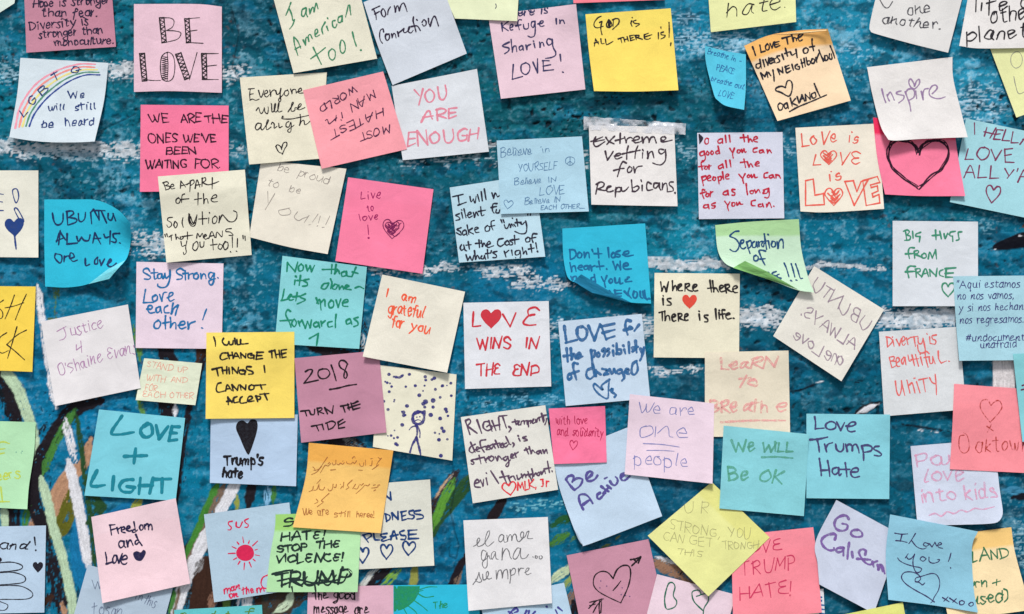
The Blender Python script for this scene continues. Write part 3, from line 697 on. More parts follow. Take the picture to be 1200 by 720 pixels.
    def heart(s, cx, cy, w, hh=None, rot=0, style='o', ink=None, lw=None, part="heart_drawing"):
        hh = hh or w
        s.nh += 1
        base = [(0, -.26), (-.20, -.50), (-.42, -.44), (-.50, -.18), (-.34, .12), (0, .5)]
        baseR = [(0, -.26), (.20, -.48), (.42, -.46), (.50, -.20), (.36, .10), (0, .5)]
        c, q = math.cos(math.radians(rot)), math.sin(math.radians(rot))
        J = s.rng
        f = lambda P, j=.0: [(cx + (x * w + j * (J.random() - .5)) * c - (y * hh + j * (J.random() - .5)) * q, cy + (x * w) * q + (y * hh) * c) for x, y in P]
        if style == 'f':
            A = catmull(f(base), 1.0); B = catmull(f(baseR), 1.0)
            s.fill(list(A) + list(B[::-1][1:-1]), ink, part, smooth=False)
            s._rib(A, ink, lw or 1.2, part); s._rib(B, ink, lw or 1.2, part)
        else:
            j = w * .05
            s._rib(catmull(f(base, j), 1.0), ink, lw, part); s._rib(catmull(f(baseR, j), 1.0), ink, lw, part)
            if style == 's':
                for k in range(9):
                    a = (J.random() - .5) * .7; b = -.35 + .07 * k
                    s._rib(catmull(f([(a * .5 - .2, b), (a * .5, b + .16), (a * .5 + .2, b - .02)]), 1.2), ink, (lw or s.w) * .9, part)
        return s
    def dot(s, x, y, r, ink=None, part="handwriting"):
        n = 9; a0 = s.rng.random()
        return s.fill([(x + r * (1 + .15 * s.rng.random()) * math.cos(a0 + k * 6.283 / n), y + r * math.sin(a0 + k * 6.283 / n)) for k in range(n)], ink, part)
    def zig(s, x0, y0, x1, y1, w, n, lw=1.15):
        """hatched bar of an ornamental letter: two rails and a zigzag"""
        d = np.array([x1 - x0, y1 - y0], float); d /= math.hypot(*d); nn = np.array([-d[1], d[0]]) * w / 2
        a, b = np.array([x0, y0], float), np.array([x1, y1], float)
        s._rib(catmull([a + nn, b + nn], 1), None, 1.5, "handwriting"); s._rib(catmull([a - nn, b - nn], 1), None, 1.5, "handwriting")
        s._rib(catmull([a + nn, a - nn], 1), None, 1.5, "handwriting"); s._rib(catmull([b + nn, b - nn], 1), None, 1.5, "handwriting")
        P = [a + (b - a) * k / n + (nn if k % 2 else -nn) for k in range(n + 1)]
        for p, q in zip(P[:-1], P[1:]): s._rib(catmull([p, q], 1), None, lw, "handwriting")
        return s
    def flap(s, A, B, C, Dp, up=(0, 4, 6, 0), col=None):
        """a corner of the sheet turned over: quad A-B-C-D in survey units, heights above the sheet"""
        s.extra.append((A, B, C, Dp, up, col)); return s
    # --- build
    def w3(s, P, hmm):
        """survey point seen at its own depth -> world"""
        k = (D - hmm * .001) / D
        return np.stack([(P[:, 0] - 600) * S * k, -hmm * .001, ZC + (360 - P[:, 1]) * S * k], 1)
    def build(s):
        n = NG + 1
        P = s.grid.reshape(-1, 2); H = s.hg.reshape(-1)
        F3 = s.w3(P, H)
        root = bpy.data.objects.new(s.name, None); link(root)
        k = (NG // 2)
        org = F3[k]; root.location = org.tolist()
        root.empty_display_size = .01
        root["label"] = s.label; root["category"] = "sticky note" if s.name == "sticky_note" else s.name.replace('_', ' ')
        if s.group: root["group"] = s.group
        front = F3 - org; back = front + np.array([0, .00011, 0])
        nv = n * n
        fs = [];
        for i in range(NG):
            for j in range(NG):
                a = i * n + j
                fs.append((a, a + n, a + n + 1, a + 1)); fs.append((a + nv, a + 1 + nv, a + n + 1 + nv, a + n + nv))
        rim = [j for j in range(n)] + [i * n + NG for i in range(1, n)] + [NG * n + j for j in range(NG - 1, -1, -1)] + [i * n for i in range(NG - 1, 0, -1)]
        edge_v = []; ne = len(rim)
        for q_ in (front, back): edge_v.append(q_[rim])
        for i in range(ne): a, b = 2 * nv + i, 2 * nv + (i + 1) % ne; fs.append((a, b, b + ne, a + ne))
        uu, vv = np.meshgrid(np.linspace(0, 1, n), np.linspace(0, 1, n))
        uv = np.stack([uu.ravel(), vv.ravel()], 1)
        m = paper_mat(s.col, s.band)
        mesh_obj("paper", np.vstack([front, back] + edge_v), fs, m, root, uvs=np.vstack([uv, uv, uv[rim], uv[rim]]))
        for (A, B, C, Dp, up, cc) in s.extra:
            g = 10; V = []; uvs = []
            for i in range(g + 1):
                for j in range(g + 1):
                    a, b = j / g, i / g
                    p = (np.array(A) * (1 - a) * (1 - b) + np.array(B) * a * (1 - b) + np.array(C) * a * b + np.array(Dp) * (1 - a) * b)
                    u, v = s.uvof(p[None]); hh = s.hat(u, v)[0] + .12 + (up[0] * (1 - a) * (1 - b) + up[1] * a * (1 - b) + up[2] * a * b + up[3] * (1 - a) * b) * (1 + .4 * math.sin(math.pi * a) * math.sin(math.pi * b))
                    V.append(s.w3(p[None], np.array([hh]))[0] - org); uvs.append((a, .4 + .5 * b))
            V = np.array(V); nn_ = (g + 1) ** 2
            fl = []
            for i in range(g):
                for j in range(g):
                    a = i * (g + 1) + j; fl.append((a, a + g + 1, a + g + 2, a + 1)); fl.append((a + nn_, a + 1 + nn_, a + g + 2 + nn_, a + g + 1 + nn_))
            mesh_obj("curled_corner", np.vstack([V, V + [0, .0001, 0]]), fl, paper_mat(cc or s.col, None), root, uvs=np.array(uvs + uvs))
        for (part, ink, _n), (Vs, Os, Fs) in s.inks.items():
            P = np.vstack(Vs); O = np.concatenate(Os)
            u, v = s.uvof(P)
            inside = (u > -.004) & (u < 1.004) & (v > -.004) & (v < 1.004)
            F2 = [f for f in Fs if all(inside[i] for i in f)]
            if not F2: continue
            used = sorted({i for f in F2 for i in f}); mp = {o: i for i, o in enumerate(used)}
            hh = s.hat(u[used], v[used]) + .07 + O[used]
            V = s.w3(P[used], hh) - org
            mesh_obj(part, V, [tuple(mp[i] for i in f) for f in F2], ink_mat(ink, s.dens, s.var), root)
        return root
# ------------------------------------------------------------------ every note on the wall (survey grid units, read off the photograph)
PK = (228, 196, 208); MAUVE = (196, 132, 154); HOT = (252, 124, 160); CORAL = (254, 146, 158); YEL = (252, 220, 106); CREAM = (228, 226, 206); WHT = (222, 225, 226)
LBL = (180, 208, 226); TEAL = (136, 208, 220); CYAN = (44, 184, 214); BLK = (34, 28, 34)
N = Note
def n_(*a, **k): return Note(*a, **k)

n_("pale mint note corner beside the mauve note about hope", (214, 230, 220), (-85, -60), (20, -80), (17, 4), (-70, 60), r=[(22, -30)], lift=3)
q = n_("mauve note saying hope is stronger than fear in dark ink", (192, 134, 154), (27, -44), (128, -50), (136, 55), (31, 62), ink=(42, 32, 62), w=1.5, wob=.5, lift=1.5, cur=.5)
q.t("Hope is stronger", 39, 9, 129, 4, 9).t("than fear.", 50, 19.5, 114, 19.5, 9).t("Diversity is", 35, 35, 104, 29, 9).t("stronger than", 46, 45, 120, 39, 8.5).t("monoculture.", 65, 54, 133, 51, 8)
q = n_("light pink note with be love in ornamental hatched capitals", (230, 196, 210), (157, 5), (260, 8), (260, 109), (157, 108), t=[(230, 5)], b=[(200, 107)], ink=BLK, w=1.1, ctr=1.5)
q.zig(189.5, 21, 192.5, 50, 5.2, 11).s_([(191, 21), (200, 21.5), (204, 25), (202, 32), (195, 36)]).s_([(195, 36), (205, 36.5), (212, 39), (208, 46), (194, 50)])
q.zig(219, 22, 221, 50, 5, 11).s_([(220, 22), (234, 21)]).s_([(221, 37), (231, 35.5)]).s_([(220, 50), (238, 51)])
q.zig(166.5, 63, 169.5, 95, 5.6, 13).s_([(168, 93), (178, 94.5), (188, 94.5)])
q.s_([(197, 61.5), (190, 66), (188, 78), (190, 92), (197, 95.5), (203, 91), (205, 78), (203, 66)], closed=True).s_([(196, 62), (197, 78), (196, 95)])
for k in range(11): q.s_([(190 + (k % 2) * 0.4, 66 + k * 2.5), (196.5, 67.4 + k * 2.5)], w=.8).s_([(196.5, 67.4 + k * 2.5), (189.6, 68.5 + k * 2.5)], w=.8)
q.zig(209, 63, 219.5, 92.5, 6.5, 14).s_([(231, 62), (227, 76), (222, 94)]).zig(239, 63, 240, 93, 5.2, 12).s_([(239, 63), (256, 63)]).s_([(240, 78), (254, 76.5)]).s_([(239, 93.5), (256, 93.5)])
q = n_("white note with a five-band rainbow arc and blue handwriting", (210, 224, 232), (24, 68), (127, 74), (111, 166), (11, 161), r=[(122, 118)], b=[(36, 165), (62, 167), (92, 167)], l=[(20, 112)], lift=6.5, ink=(30, 58, 118), w=1.5, ctr=2)
for pts, c in [([(18, 150), (24, 125), (42, 99), (67, 83), (92, 75.5), (112, 75.5)], (240, 160, 178)), ([(22.5, 149), (29, 127), (45, 103), (69, 87), (93, 79), (111, 79)], (244, 150, 140)),
               ([(26.5, 148), (33, 129), (49, 107.5), (72, 90.5), (95, 82.5), (114, 82)], (236, 226, 140)), ([(30.5, 148), (37, 131), (52, 112), (75, 94), (97, 85.5), (116, 85)], (86, 150, 120)),
               ([(34.5, 148), (41, 133), (56, 114.5), (78, 97.5), (99, 88.5), (117, 88)], (34, 66, 150))]:
    q.s_(pts, ink=c, w=2.0, part="rainbow_drawing")
q.t("L", 27, 138, 32, 133, 8).t("G", 37, 125, 43, 119, 8).t("B", 50, 111, 57, 105, 8).t("T", 64, 96, 72, 91, 8).t("Q", 86, 87, 94, 84, 8).t("We", 80, 115, 99, 114.5, 8).t("will", 57, 130, 75, 129, 7.5).t("still", 88, 130, 112, 128, 7.5).t("be", 49, 150, 63, 150, 9).t("heard", 77, 148, 111, 147, 9)
q = n_("hot pink note reading we are the ones, above the cream solution note", (252, 124, 160), (165, 123), (268, 124), (268, 224), (164, 225), ink=(52, 16, 42), w=1.6)
q.t("WE", 176, 144, 198, 143, 10).t("ARE", 212, 144, 235, 143, 10).t("THE", 241, 144, 267, 144, 9).t("ONES", 175, 168, 208, 167, 10).t("WE'VE", 215, 167, 253, 166, 9).t("BEEN", 195, 181, 231, 180, 8).t("WAITING", 171, 198, 219, 197, 9.5).t("FOR.", 228, 197, 258, 197, 9.5)
q = n_("cream note about being a part of the solution, overlapping hot pink", CREAM, (185, 207), (287, 199), (295, 299), (195, 308), lv=1, ink=BLK, w=1.3, wob=.6)
q.tr(185, 200, 7.2, "50,110 70,165|40,105 75,95 90,110 65,128*|65,128 100,135 95,155 65,165|105,140 135,130 125,115 108,130 115,155 142,150|195,90 190,150|195,90 235,140|190,130 245,118*|245,118 275,100|275,90 270,180|270,90 300,80 305,105 272,130|315,150 330,80 355,140|318,125 360,118|375,65 372,135|370,70 400,60 402,85 375,100*|375,100 420,120 470,110 515,92|460,62 458,155|175,230 155,245 155,272 178,275 190,245 170,232|225,198 205,210 200,270|190,245 262,238|340,190 338,290|310,245 370,235|385,195 388,280*|388,280 395,245 415,240 425,275|450,240 495,225 490,205 465,215 450,250 470,265 505,262|125,395 90,400 82,420 112,440 115,465 90,480 75,460|145,430 135,460 150,485 165,455 150,430|212,400 205,440 215,480|262,365 260,420 280,465 310,465 325,420 330,375|268,370 270,420 290,455 315,440|275,390 300,445 325,390|375,350 378,455|345,410 415,405|430,400 428,445|435,355 438,362|485,385 462,405 465,445 490,440 500,400 480,382|520,385 515,440*|515,440 530,400 545,375 570,400 600,430 640,430 665,400 665,355 640,340|60,540 65,560|75,535 82,558|95,560 115,545 125,545|112,548 115,590|150,540 155,580*|155,580 165,560 180,578|190,560 190,580 210,575 215,555 200,560|250,520 250,580|225,555 295,545|328,570 335,530 355,560 375,530 385,570|390,560 410,550 400,540 390,555 400,580 425,570|430,575 455,515 480,565|438,555 475,548|490,565 500,520 540,560 545,510|620,490 580,495 575,515 610,520 635,545 600,548|195,600 205,640 230,630|245,595 235,650 240,690 222,710 215,690|300,620 295,660 320,675 340,640 330,600 300,620|355,605 360,645 385,640 390,600|462,580 468,670|445,630 500,622|520,620 508,650 530,665 545,635 520,618|570,600 552,630 565,668 590,650 590,610 565,600|628,560 630,650|672,575 670,645|612,685 618,690|662,680 668,684|718,550 720,575|735,555 738,590")
q = n_("cream note at the edge with blue outlined letters and filled heart", (228, 228, 214), (-58, 200), (45, 200), (45, 302), (-58, 301), ink=(26, 62, 130), w=1.5)
q.s_([(-4, 227), (4, 228)]).s_([(-4, 236), (3, 237)]).s_([(-4, 247), (4, 247)]).s_([(15, 223), (20, 222), (22, 231), (19, 238), (16, 231)], closed=True).s_([(17, 246), (20.5, 245), (28, 259), (24, 259)], closed=True)
q.heart(17, 267, 21, 20, -4, 'f', lw=1.5).s_([(17, 274), (18, 284), (19, 292)], w=2.2, part="heart_drawing")
q = n_("curled bright cyan note saying ubuntu always, lower corner turned up", CYAN, (52, 234), (153, 262), (140, 314), (53, 336), t=[(85, 234), (114, 235), (138, 246)], r=[(153, 285), (149, 302)], b=[(80, 337), (106, 332), (126, 317)], l=[(52, 285)], ink=(24, 50, 96), w=1.9, ctr=17, cbr=9, cr=.62, lift=2.5, wob=.6)
q.flap((104, 333), (126, 316), (147, 305), (128, 327), (0, 1.5, 5, 3), (120, 212, 226))
q.tr(50, 235, 8.0, "92,120 105,190 130,228 165,225 190,190 192,120|228,110 235,230|225,105 275,100 290,125 245,160*|245,160 315,175 310,205 240,232|335,125 340,185 365,200 395,170 402,112|450,115 460,220*|478,85 530,185*|478,85 450,115|530,185 525,95|500,95 585,97|550,100 600,212|615,125 615,170 645,185 665,125*|660,125 685,192|155,310 128,390*|165,285 150,415*|165,300 215,370|130,380 200,350|230,315 228,410*|228,410 325,400|320,340 335,385 365,345*|365,345 390,375 430,375 445,325|490,305 470,400|490,305 545,410|475,360 545,355|575,320 590,350 625,340*|635,290 630,410|720,310 665,315 665,345 690,370 680,395 645,385|722,398 728,402|120,500 115,540 160,588 180,560 175,515 125,500|205,525 200,575*|205,535 240,520 255,545|262,545 295,530 285,500 260,495 258,540 285,572 325,560|400,545 405,610 440,600|515,535 490,560 490,595 515,590 515,540|535,560 548,610*|548,610 580,550|605,600 640,570 635,550 615,575 615,615 650,620 690,590")
q = n_("cream note saying everyone will be alright with a small heart", (230, 226, 204), (281, 91), (383, 85), (377, 186), (292, 193), lv=1, ink=BLK, w=1.25, slant=.12, cur=.9)
q.tr(285, 90, 7.2, "45,105 95,100|60,105 55,150 58,198*|58,198 80,190 105,200 135,190|55,150 85,145|130,118 148,175 165,150 175,112|175,150 205,135 200,115 185,125 182,160 200,172 222,150|225,115 232,165*|232,165 238,130 262,112 275,125|275,120 285,150 305,140 318,100*|318,100 312,160 318,200 305,212 300,190 330,160 350,130|375,115 352,125 350,155 370,162 385,135 372,108|400,105 412,145*|412,145 415,115 440,108 448,140|455,130 490,118 488,98 470,108 470,138 505,138|110,285 130,262 142,300 155,312 170,290 178,262*|178,265 185,300 205,312 212,275 210,255|235,225 240,240 240,295*|240,260 245,298 262,285 275,232 268,228 262,270 270,298 290,285 305,222 298,222 292,270 300,298 328,290|378,298 410,250 425,222 415,218 405,260 408,292 435,285 438,262 455,262|455,275 490,240 480,228 465,250 470,280 520,262|150,395 120,395 102,430 120,450 150,420 152,395 150,435 165,448 200,400 215,368 205,365 195,410 200,448 235,425|238,400 245,385 262,400 262,435 285,420|300,395 305,430 330,420|385,380 365,390 362,420 385,425 402,385 405,430 400,465 382,468 378,450 430,410|480,320 485,360 475,410*|475,410 492,378 512,370 520,405 545,395 565,375|335,335 330,355 400,358 470,345 550,328|330,335 342,345|275,590 290,575 315,590 325,615|275,590 300,635 335,650*|325,600 340,560 365,555 368,580 350,610 330,655")
q = n_("cream note in green pen saying I am American too", (228, 226, 206), (318, -11), (416, -29), (442, 69), (344, 86), lv=1, ink=(58, 134, 96), w=1.6, wob=.5)
q.tr(330, 0, 8.47, "92,28 70,90 42,155|75,85 100,145 112,205 125,200|130,195 110,250 80,290|240,80 205,100 200,155 225,160 245,95*|245,90 245,140 258,168|275,90 280,140*|280,140 300,85 315,75 322,118*|322,118 335,60 345,35 362,90|120,370 130,450 162,552|125,370 160,410 190,480|135,490 190,460|215,400 238,450*|238,450 240,390 255,370 270,410*|270,410 265,360 285,345 305,385|330,350 358,320 350,290 332,310 338,365 378,348|432,222 400,285 410,340|448,265 462,305|455,180 460,188|530,205 505,215 510,265 535,275 550,240|600,160 565,175 562,220 590,220 600,165*|600,160 605,215|660,60 650,110 635,170|660,60 675,55 680,100 688,150|315,475 350,550 395,640|290,585 360,535 435,475|500,485 468,520 475,575 505,598 530,570 530,510 500,485|590,405 580,450 585,510 610,530 632,495 625,430 598,398 580,430|703,320 722,400 742,460")
q.dot(423, 59, 1.3)
q = n_("blue grey note tilted at the top saying form connection", (208, 216, 226), (426, 3), (512, -34), (547, 63), (460, 100), lv=3, ink=(46, 34, 60), w=1.6, l=[(442, 52)], lift=2.2, cur=.6)
q.tr(430, 0, 12.0, "75,140 110,120 180,88|95,135 125,215 132,278|110,200 175,165|225,125 200,165 215,220 245,240 265,200 240,135 215,128|330,100 300,150 292,210|385,85 400,170*|400,170 410,110 435,85 455,155*|455,155 480,75 515,45 540,90 565,165|235,450 225,410 190,430 178,500 190,570 220,612|310,480 265,485 262,540 285,572 315,540 310,490 260,500|345,480 355,535*|355,535 370,480 395,480 410,535|430,450 445,512*|445,512 445,470 480,440 515,405*|520,405 515,450 545,460 590,420 600,375 580,400 585,450 620,465 650,430|655,240 650,300 675,390 690,450|620,378 690,365 720,380 750,430|700,280 710,290|775,315 800,280 830,305 830,350 800,370 780,345|865,265 870,330 890,370*|890,370 920,270 950,230 975,270 1005,365")
q = n_("pale lime note at the top edge, almost blank, over pink refuge note", (226, 234, 196), (508, -78), (612, -76), (606, 25), (533, 22), lv=1, lift=2.5, ink=(60, 60, 90), l=[(516, -20)])
q.s_([(581, 5), (581.6, 8), (580.6, 10)], w=1.2)
n_("strip of salmon pink note above the yellow note about god", (244, 132, 146), (668, -95), (776, -98), (779, 0), (672, 4), lift=1.6)
q = n_("pale pink note saying refuge in sharing love in navy ink", (228, 200, 212), (572, 18), (675, 5), (686, 105), (587, 116), ink=(54, 54, 96), w=1.7, cur=.4)
q.tr(585, 20, 8.47, "25,65 32,145|90,45 28,95*|28,95 90,138|105,110 135,95 128,75 108,90 112,130 135,128|220,30 195,30 185,70 200,128|165,90 215,78|240,75 248,115 275,120 290,105 290,65|355,45 325,50 318,85 340,105 355,50*|355,50 358,120 350,185 315,202 285,190|385,70 430,60 435,40 410,45 400,75 415,95 445,88|565,20 568,70|600,30 602,65*|602,65 615,35 635,35 648,65|100,250 40,280 38,295 95,310 90,340 55,365|118,225 130,350*|130,350 140,300 165,290 175,345|225,285 200,300 205,330 230,320 235,290*|235,290 240,330|265,280 275,325*|275,325 280,290 312,272|345,265 355,305|340,240 344,246|400,250 405,300*|405,300 412,262 432,255 445,290|520,225 485,218 472,250 490,280 520,265 525,225*|525,225 535,300 560,350 555,385 510,405 460,412|140,475 130,620*|130,620 232,592|265,455 220,480 222,545 265,572 300,535 300,480 260,452|335,450 380,555*|380,555 380,415|435,435 440,535*|440,535 540,525|430,435 495,435|435,490 510,475|605,375 612,440|630,548 638,552")
q.t("ere is", 607, 19, 642, 15, 8)
q = n_("bright yellow note saying god is all there is", YEL, (686, 17), (786, 10), (795, 106), (696, 107), b=[(745, 107.5)], l=[(690, 60)], lift=6.5, ink=BLK, w=1.5)
q.tr(688, 15, 11.2, "185,48 140,70 95,130 95,180 135,200 210,180|165,130 195,115 185,160 180,220 195,288|285,95 255,150 260,185 295,195 325,165 310,120 285,95|290,110 275,170|295,110 300,185|280,120 285,180|310,130 290,180|345,95 340,180*|335,95 380,78 418,90 415,140 380,180 335,220|585,110 575,140 590,180|592,65 596,70|640,100 605,115 625,140 690,150 640,185|110,345 95,440|110,350 150,410|95,400 150,385|180,345 190,405 225,405*|240,350 250,410 265,420 340,378|410,345 470,325|440,335 455,395|480,330 495,385|525,315 540,370|490,355 535,345|560,305 570,365*|560,305 615,295|570,340 605,325|570,368 620,355|630,300 645,355|630,300 680,300 675,320 645,325*|650,325 725,350|750,290 755,340 800,350 830,335|755,290 805,270|755,320 850,290|935,265 935,345|968,190 970,210|1000,255 970,265 975,290 1025,300 1010,325 970,345|1075,130 1078,230 1075,325|1100,400 1095,435")
q = n_("pale lime note at the top ending in the word hate", (228, 232, 170), (826, -62), (930, -74), (933, 26), (833, 38), lift=2.5, ink=BLK, w=1.3)
q.t("hate.", 852, 21, 920, 9, 17)
q = n_("white note with rounded lower corner ending in one another", (220, 220, 218), (1040, -62), (1137, -38), (1111, 62), (1021, 38), b=[(1030, 41), (1070, 52)], l=[(1028, -10), (1019, 30)], lift=4, ink=(62, 62, 72), w=1.5, dens=.8, var=.2, cur=.3)
q.t("one", 1062, 18, 1091, 14, 12).t("another.", 1034, 27, 1101, 35, 11).s_([(1030, -2), (1036, 8), (1041, 9), (1046, 2)])
q = n_("white note with thick black writing about other planets", (228, 226, 224), (1142, -46), (1243, -44), (1224, 56), (1124, 54), b=[(1150, 57)], lv=1, lift=3, ink=(36, 32, 40), w=1.9)
q.t("life o", 1143, 14, 1206, 8, 15).t("othe", 1161, 27, 1202, 22, 15).t("planet", 1133, 49, 1203, 44, 15)
q = n_("small curled cyan note whose left side twists away from the wall", (84, 192, 220), (826, 54), (874, 64), (872, 129), (839, 116), t=[(850, 60)], r=[(874, 100)], b=[(850, 124)], l=[(827, 72), (832, 94), (837, 112)], ink=(36, 100, 160), w=.8, lift=9, bow=2, sidel=3, dens=.85, var=.15, base=2.5)
q.t("Breathe in -", 829, 63, 868, 74, 6).t("PEACE", 839, 82, 860, 87, 7).t("breathe out", 833, 95, 871, 105, 6).t("LOVE", 842, 112, 859, 116, 7)
q = n_("peach note about loving neighbourhood diversity, orange curl at its top", (250, 220, 184), (872, 54), (970, 34), (997, 118), (911, 142), t=[(900, 42), (935, 36)], ctr=7, lift=3, bow=1.5, band=(250, 190, 112), ink=(34, 34, 46), w=1.9, cr=.4, wob=.5, xh=7.6)
q.flap((905, 41), (968, 35), (969, 36), (945, 39.5), (0, 2, 3, 1), (252, 214, 160))
q.tr(870, 35, 6.86, "82,140 95,175 105,208|140,125 150,182*|150,182 182,172|200,115 185,135 192,162 212,158 215,130 200,115|222,112 238,150*|238,150 250,100|258,100 262,140 300,128|255,105 295,95|258,122 290,115|320,70 395,50|355,62 365,115|395,35 408,95*|408,95 412,65 430,70 435,88|440,70 475,50 485,30 455,40 448,70 460,92 480,82|140,270 112,280 112,305 135,308 145,285|140,240 152,310|165,245 178,298|185,240 205,285*|205,285 212,225|215,255 240,245 235,228 218,240 222,272 250,262|250,232 262,265|250,240 275,225|298,210 275,215 290,235 300,255 275,268|318,198 332,240|345,150 362,212|340,192 378,178|385,180 400,205 425,190|430,160 440,225|510,145 490,160 495,188 520,185 528,158 508,145|560,75 560,110 572,170|540,140 580,132|148,350 165,400*|148,350 180,375*|180,375 195,340*|195,340 205,385|210,345 228,370*|245,325 252,370 255,415|285,320 300,362*|285,318 325,345*|325,345 320,300|345,295 355,345 390,330|342,300 375,285|350,318 378,308|398,280 410,325|440,280 425,290 428,312 455,318 458,295 445,298|470,240 485,305|495,232 505,295|475,270 500,262|512,225 525,282 545,270 540,250 520,255|560,235 552,265 572,270 582,245 565,232|590,225 598,262|595,238 620,180|615,165 650,255|640,225 655,250|660,210 665,245 685,240 680,208 662,212|700,195 698,230 720,235 715,195|705,130 730,190 742,230|345,465 310,455 272,470 270,490 310,505 370,535 395,500 400,440 385,410 360,415 345,465|300,590 285,610 295,645 318,640 325,605 305,590|355,590 335,605 345,635 365,620|358,590 370,635|385,550 400,615|425,555 395,590*|395,590 440,608|440,540 455,590|462,580 478,525*|478,525 500,575|465,560 492,552|510,570 505,520*|505,520 545,560*|545,560 540,505|580,505 555,520 565,550 590,540 585,505|578,435 600,490 625,540|380,658 450,620 560,575 675,525")
q = n_("white curling note with inspire and a tiny heart for its dot", (226, 224, 222), (1016, 79), (1116, 67), (1134, 161), (1041, 164), r=[(1117, 92), (1126, 130)], b=[(1050, 165), (1080, 163)], l=[(1022, 110), (1032, 148)], lv=2, lift=7, cbl=3, ink=(152, 124, 166), w=1.7, dens=.8, var=.15)
q.tr(1025, 85, 12.0, "100,235 125,340 155,425|175,315 185,360 205,400|180,330 215,280 240,310 275,390|370,262 320,275 305,300 350,315 410,330 400,380 340,428|430,275 460,360 490,440 508,545|435,285 470,240 530,235 560,280 550,350 490,390|575,265 590,370|655,270 680,385*|680,385 675,310 700,240 750,228|810,300 860,250 880,210 850,178 800,200 765,270 780,330 850,365 920,368 990,345|560,180 520,105 490,100 480,150 510,210 560,235|560,190 590,120 625,100 630,150 600,200 560,235")
q = n_("hot pink note with a big heart drawn in repeated black lines", (252, 128, 160), (1023, 138), (1118, 146), (1131, 230), (1037, 228), r=[(1122, 180)], b=[(1080, 230)], l=[(1028, 185)], lv=1, lift=4, band=(238, 50, 96), ink=(48, 16, 40), w=1.15)
for k in range(6):
    e = lambda a: (a[0] + q.rng.uniform(-2.6, 2.6), a[1] + q.rng.uniform(-2.4, 2.4))
    q.s_([e(a) for a in [(1076, 180), (1070, 170), (1060, 165), (1047, 166), (1041, 178), (1044, 194), (1056, 208), (1076, 220)]], part="heart_drawing")
    q.s_([e(a) for a in [(1076, 180), (1083, 169), (1094, 164), (1106, 168), (1110, 180), (1105, 196), (1092, 208), (1077, 220)]], part="heart_drawing")
q = n_("cream note where love is love is lettered in coral marker", (234, 228, 212), (932, 150), (1028, 145), (1036, 245), (938, 248), b=[(970, 249)], lift=3.2, ink=(238, 98, 84), w=1.7, dens=.9, var=.15)
q.t("LoVe", 940, 171, 981, 167, 14).t("is", 994, 168, 1006, 167, 12).t("L", 953, 193, 962, 193, 13).heart(971, 185, 18, 16, 0, 's').t("VE", 982, 193, 1008, 192, 14).t("is", 972, 213, 985, 211, 12)
q.s_([(944, 212), (953, 210), (955, 229), (965, 227), (966, 240), (944, 241)], closed=True, smooth=False).heart(977, 231, 20, 20, 0, 's').s_([(990, 213), (1000, 212), (1004, 225), (1009, 213), (1017, 211), (1001, 241)], closed=True, smooth=False)
q.s_([(1011, 212), (1028, 207), (1031, 214), (1020, 217), (1021, 220), (1028, 218), (1029, 224), (1022, 227), (1023, 231), (1030, 228), (1031, 238), (1015, 241)], closed=True, smooth=False)
q = n_("light aqua note saying hella love in plum capitals", (160, 212, 222), (1132, 139), (1232, 160), (1214, 258), (1113, 237), lift=3.2, ink=(128, 54, 90), w=1.6)
q.t("I", 1141, 158, 1143, 158, 12).t("HELLA", 1152, 160, 1206, 170, 13).t("LOVE", 1131, 186, 1187, 190, 14).t("ALL", 1130, 207, 1170, 210, 14).t("Y'ALL", 1177, 210, 1226, 216, 14).heart(1163.5, 228, 17, 20, 8)
q = n_("pale lime note under the planets note, pencilled letters", (228, 232, 172), (1150, 30), (1250, 4), (1286, 104), (1191, 138), lift=3.5, ink=(150, 152, 140), w=.9, dens=.9)
q.s_([(1190, 61), (1185, 66), (1185, 75), (1190, 80), (1196, 77), (1198, 69), (1195, 62)], closed=True).s_([(1188, 90), (1190, 100), (1194, 110), (1204, 106)])
q = n_("pale grey note saying you are enough in pink pen", (216, 222, 228), (459, 101), (559, 81), (573, 178), (472, 188), lv=1, ink=(234, 142, 162), w=2.2, dens=.88, var=.15)
q.t("YOU", 487, 123, 525, 116, 17).t("ARE", 494, 143, 536, 137, 11, slant=.12).t("ENOUGH", 478, 171, 560, 164, 15)
q = n_("salmon note with upside-down purple writing about the world", (254, 162, 172), (355, 106), (449, 84), (477, 175), (377, 198), lv=2, ink=(80, 38, 72), w=1.3, lift=2.2)
q.t("MOST", 456, 147, 421, 156, 10).t("HATEST", 448, 127, 387, 153, 9).t("MAN", 437, 106, 410, 122, 9).t("in", 402, 132, 382, 140, 9).t("WORLD", 415, 101, 374, 125, 8)
q = n_("lavender note of six red lines starting do all the good", (210, 214, 230), (817, 156), (917, 155), (919, 256), (819, 257), ink=(192, 34, 62), w=1.8)
